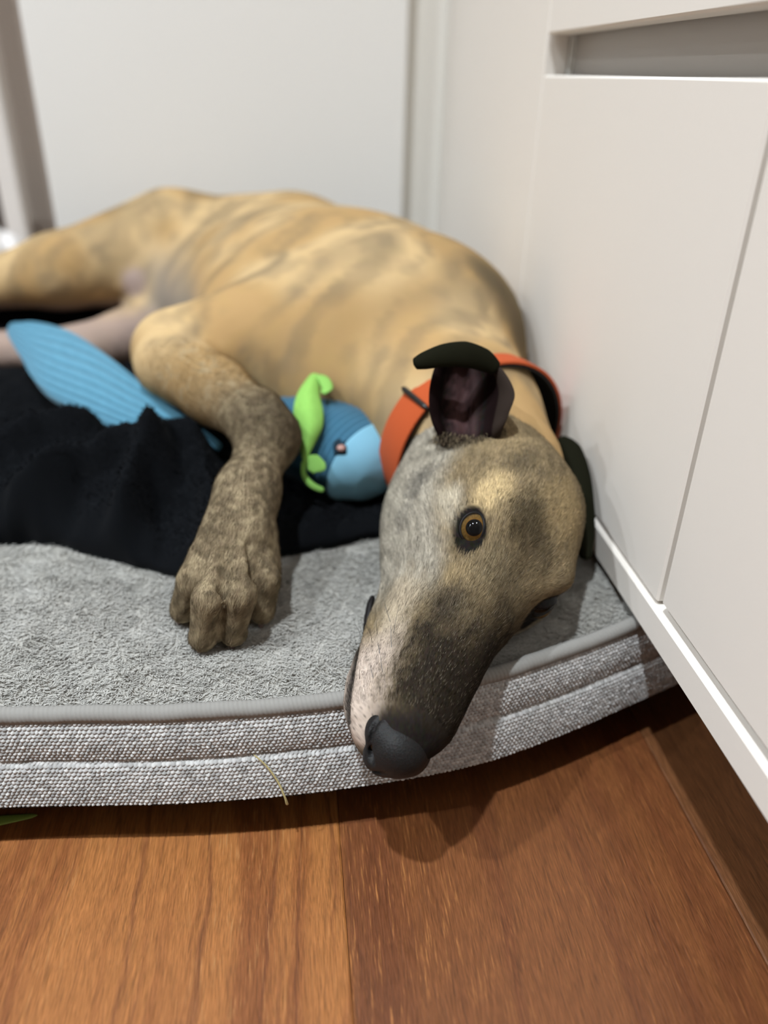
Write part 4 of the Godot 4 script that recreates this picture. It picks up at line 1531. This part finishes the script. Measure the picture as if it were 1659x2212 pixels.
func ears(t: Node3D) -> void:
	var skin := vmat(0.8, 0.14)
	var inner := func(a: float, b: float, side: int) -> Color:
		var n := noise_a.get_noise_2d(a * 14.0, b * 14.0)
		var c := lin(23, 20, 19)
		if side == 0:
			c = c.lerp(lin(92, 68, 68), 0.75 * bell(b - 0.42 - 0.1 * n, 0.13) * smooth(0.1, 0.4, a) * smooth(0.95, 0.6, a))
			c = c.lerp(lin(76, 58, 58), 0.6 * bell(b - 0.62, 0.06) * smooth(0.0, 0.3, a))
		if b > 0.86: c = c.lerp(lin(54, 47, 39), 0.7)
		return c
	var net := [
		[px(960, 985, 0.545), px(980, 992, 0.548), px(1010, 995, 0.550), px(1042, 990, 0.548), px(1070, 978, 0.545)],
		[px(944, 940, 0.516), px(972, 948, 0.520), px(1008, 952, 0.523), px(1046, 946, 0.519), px(1084, 934, 0.512)],
		[px(930, 895, 0.5099), px(962, 900, 0.5273), px(1005, 905, 0.5327), px(1052, 900, 0.5208), px(1100, 892, 0.5034)],
		[px(928, 845, 0.5099), px(962, 842, 0.5306), px(1005, 842, 0.5371), px(1058, 842, 0.5230), px(1112, 850, 0.5013)],
		[px(938, 798, 0.5143), px(970, 792, 0.5295), px(1005, 790, 0.5316), px(1048, 796, 0.5230), px(1092, 808, 0.5067)],
		[px(955, 765, 0.5186), px(980, 758, 0.5197), px(1008, 755, 0.5197), px(1034, 762, 0.5175), px(1060, 776, 0.5132)]]
	var rid := func(a: float, b: float) -> float: return 0.0012 * sin(b * 22.0) * sin(PI * a)
	var e := put("ear", sheet(net, 44, 44, 0.0035, inner, rid), skin, t)
	var tp := PackedVector3Array()
	var td := PackedVector3Array()
	var tn := PackedVector3Array()
	var tc := PackedColorArray()
	rng.seed = 63
	for k in 1500:
		var a := rng.randf()
		var y := 938.0 + 16.0 * sin(PI * a) + rng.randf_range(-16.0, 16.0)
		var p := px(lerpf(938.0, 1092.0, a), y, 0.516 + rng.randf_range(-0.002, 0.006))
		var d := (-CAM_Y + CAM_X * ((a - 0.5) * 1.2 + rng.randf_range(-0.7, 0.7)) + CAM_Z * rng.randf_range(-0.1, 0.5)).normalized() * rng.randf_range(0.0015, 0.0045)
		tp.append(p)
		td.append(d)
		tn.append((CAM_Z + CAM_Y * 0.5).normalized())
		tc.append(lin(40, 34, 30).lerp(lin(120, 106, 84), smooth(0.35, 0.95, rng.randf())) * rng.randf_range(0.7, 1.2))
	put("ear_tuft", hair_mesh(tp, td, tn, tc, 0.00014), vmat(0.75, 0.1), t).set_meta("kind", "stuff")
	var black := func(_a: float, _b: float) -> Color: return lin(24, 22, 21)
	put("ear_tip", tube([[px(1075, 800, 0.5121), 0.004, 0.003], [px(1045, 778, 0.5078), 0.0075, 0.004], [px(1005, 766, 0.5024), 0.0085, 0.0045], [px(960, 768, 0.4991), 0.0075, 0.0045], [px(915, 780, 0.4980), 0.0055, 0.004], [px(893, 788, 0.4980), 0.003, 0.003]], CAM_Z, 20, 8, true, black), skin, e)
	put("ear", tube([[px(1204, 952, 0.590), 0.005, 0.004], [px(1232, 975, 0.580), 0.0085, 0.005], [px(1250, 1032, 0.568), 0.009, 0.005], [px(1258, 1105, 0.558), 0.009, 0.005], [px(1262, 1165, 0.550), 0.0070, 0.004], [px(1266, 1210, 0.542), 0.003, 0.003]], CAM_Z, 20, 8, true, black), skin, t)

# ---------------------------------------------------------------- collar
func collar() -> void:
	var t := thing("dog_collar", "orange webbing collar with black lining round the greyhound's neck", "collar", Vector3.ZERO)
	var c := Vector3(0.137, 0.150, -0.556)
	var n := Vector3(-0.40, 0.13, -0.90).normalized()
	var x := n.cross(Vector3.UP).normalized()
	var y := x.cross(n).normalized()
	var band := func(r0: float, half: float, thick: float) -> ArrayMesh:
		var v := PackedVector3Array()
		var prof := [[-half, 0.0], [-half, thick], [0.0, thick * 1.15], [half, thick], [half, 0.0]]
		for i in 97:
			var a := TAU * i / 96.0
			for q in prof:
				var flare: float = -0.10 * q[0]
				var rr: float = r0 + q[1] + flare
				v.append(c + n * q[0] + x * (cos(a) * (rr + 0.003)) + y * (sin(a) * (rr - 0.002)))
		return build(v, grid_index(97, 5, false, false))
	var web := mat(lin_s(174, 74, 29), 0.95)
	var tex := NoiseTexture2D.new()
	tex.width = 128
	tex.height = 128
	tex.seamless = true
	var fn := FastNoiseLite.new()
	fn.frequency = 0.12
	tex.noise = fn
	tex.as_normal_map = true
	tex.bump_strength = 4.0
	web.normal_enabled = true
	web.normal_texture = tex
	web.normal_scale = 0.6
	web.uv1_triplanar = true
	web.uv1_scale = Vector3(60, 60, 60)
	put("webbing", band.call(0.0715, 0.0150, 0.0022), web, t)
	put("lining", band.call(0.0690, 0.0145, 0.0024), mat(lin_s(22, 20, 20), 0.9), t)
	# black slide that wraps the band
	var a0 := 2.46
	var rad := x * cos(a0) + y * sin(a0)
	var tang := -x * sin(a0) + y * cos(a0)
	var sc := c + rad * 0.0740
	var rows := []
	for q in 5:
		var h := lerpf(-0.0175, 0.0175, q / 4.0)
		rows.append([sc + n * h + rad * 0.0022, 0.0026, 0.0022])
	put("slide", tube(rows, tang, 10, 4), mat(lin_s(24, 23, 23), 0.35), t)

func small_things() -> void:
	var st := put("straw", tube([[Vector3(-0.0302, 0.0630, -0.3268), 0.0004, 0.0004], [Vector3(-0.0235, 0.0557, -0.3248), 0.00055, 0.0005], [Vector3(-0.0173, 0.0454, -0.3220), 0.0006, 0.0005], [Vector3(-0.0137, 0.0358, -0.3190), 0.0006, 0.0005], [Vector3(-0.0124, 0.0287, -0.3190), 0.0010, 0.0006]], -CAM_Z, 8, 8), mat(lin_s(176, 164, 116), 0.7))
	tag(st, "thin dry straw stuck to the woven side of the bed", "straw")
	var lf := put("leaf_blade", tube([[Vector3(-0.215, 0.0016, -0.345), 0.004, 0.0008], [Vector3(-0.185, 0.0018, -0.347), 0.0040, 0.0008], [Vector3(-0.164, 0.0016, -0.349), 0.001, 0.0006]], Vector3.UP, 8, 8), mat(lin_s(120, 140, 60), 0.6))
	tag(lf, "narrow green leaf on the floor at the foot of the bed", "leaf")
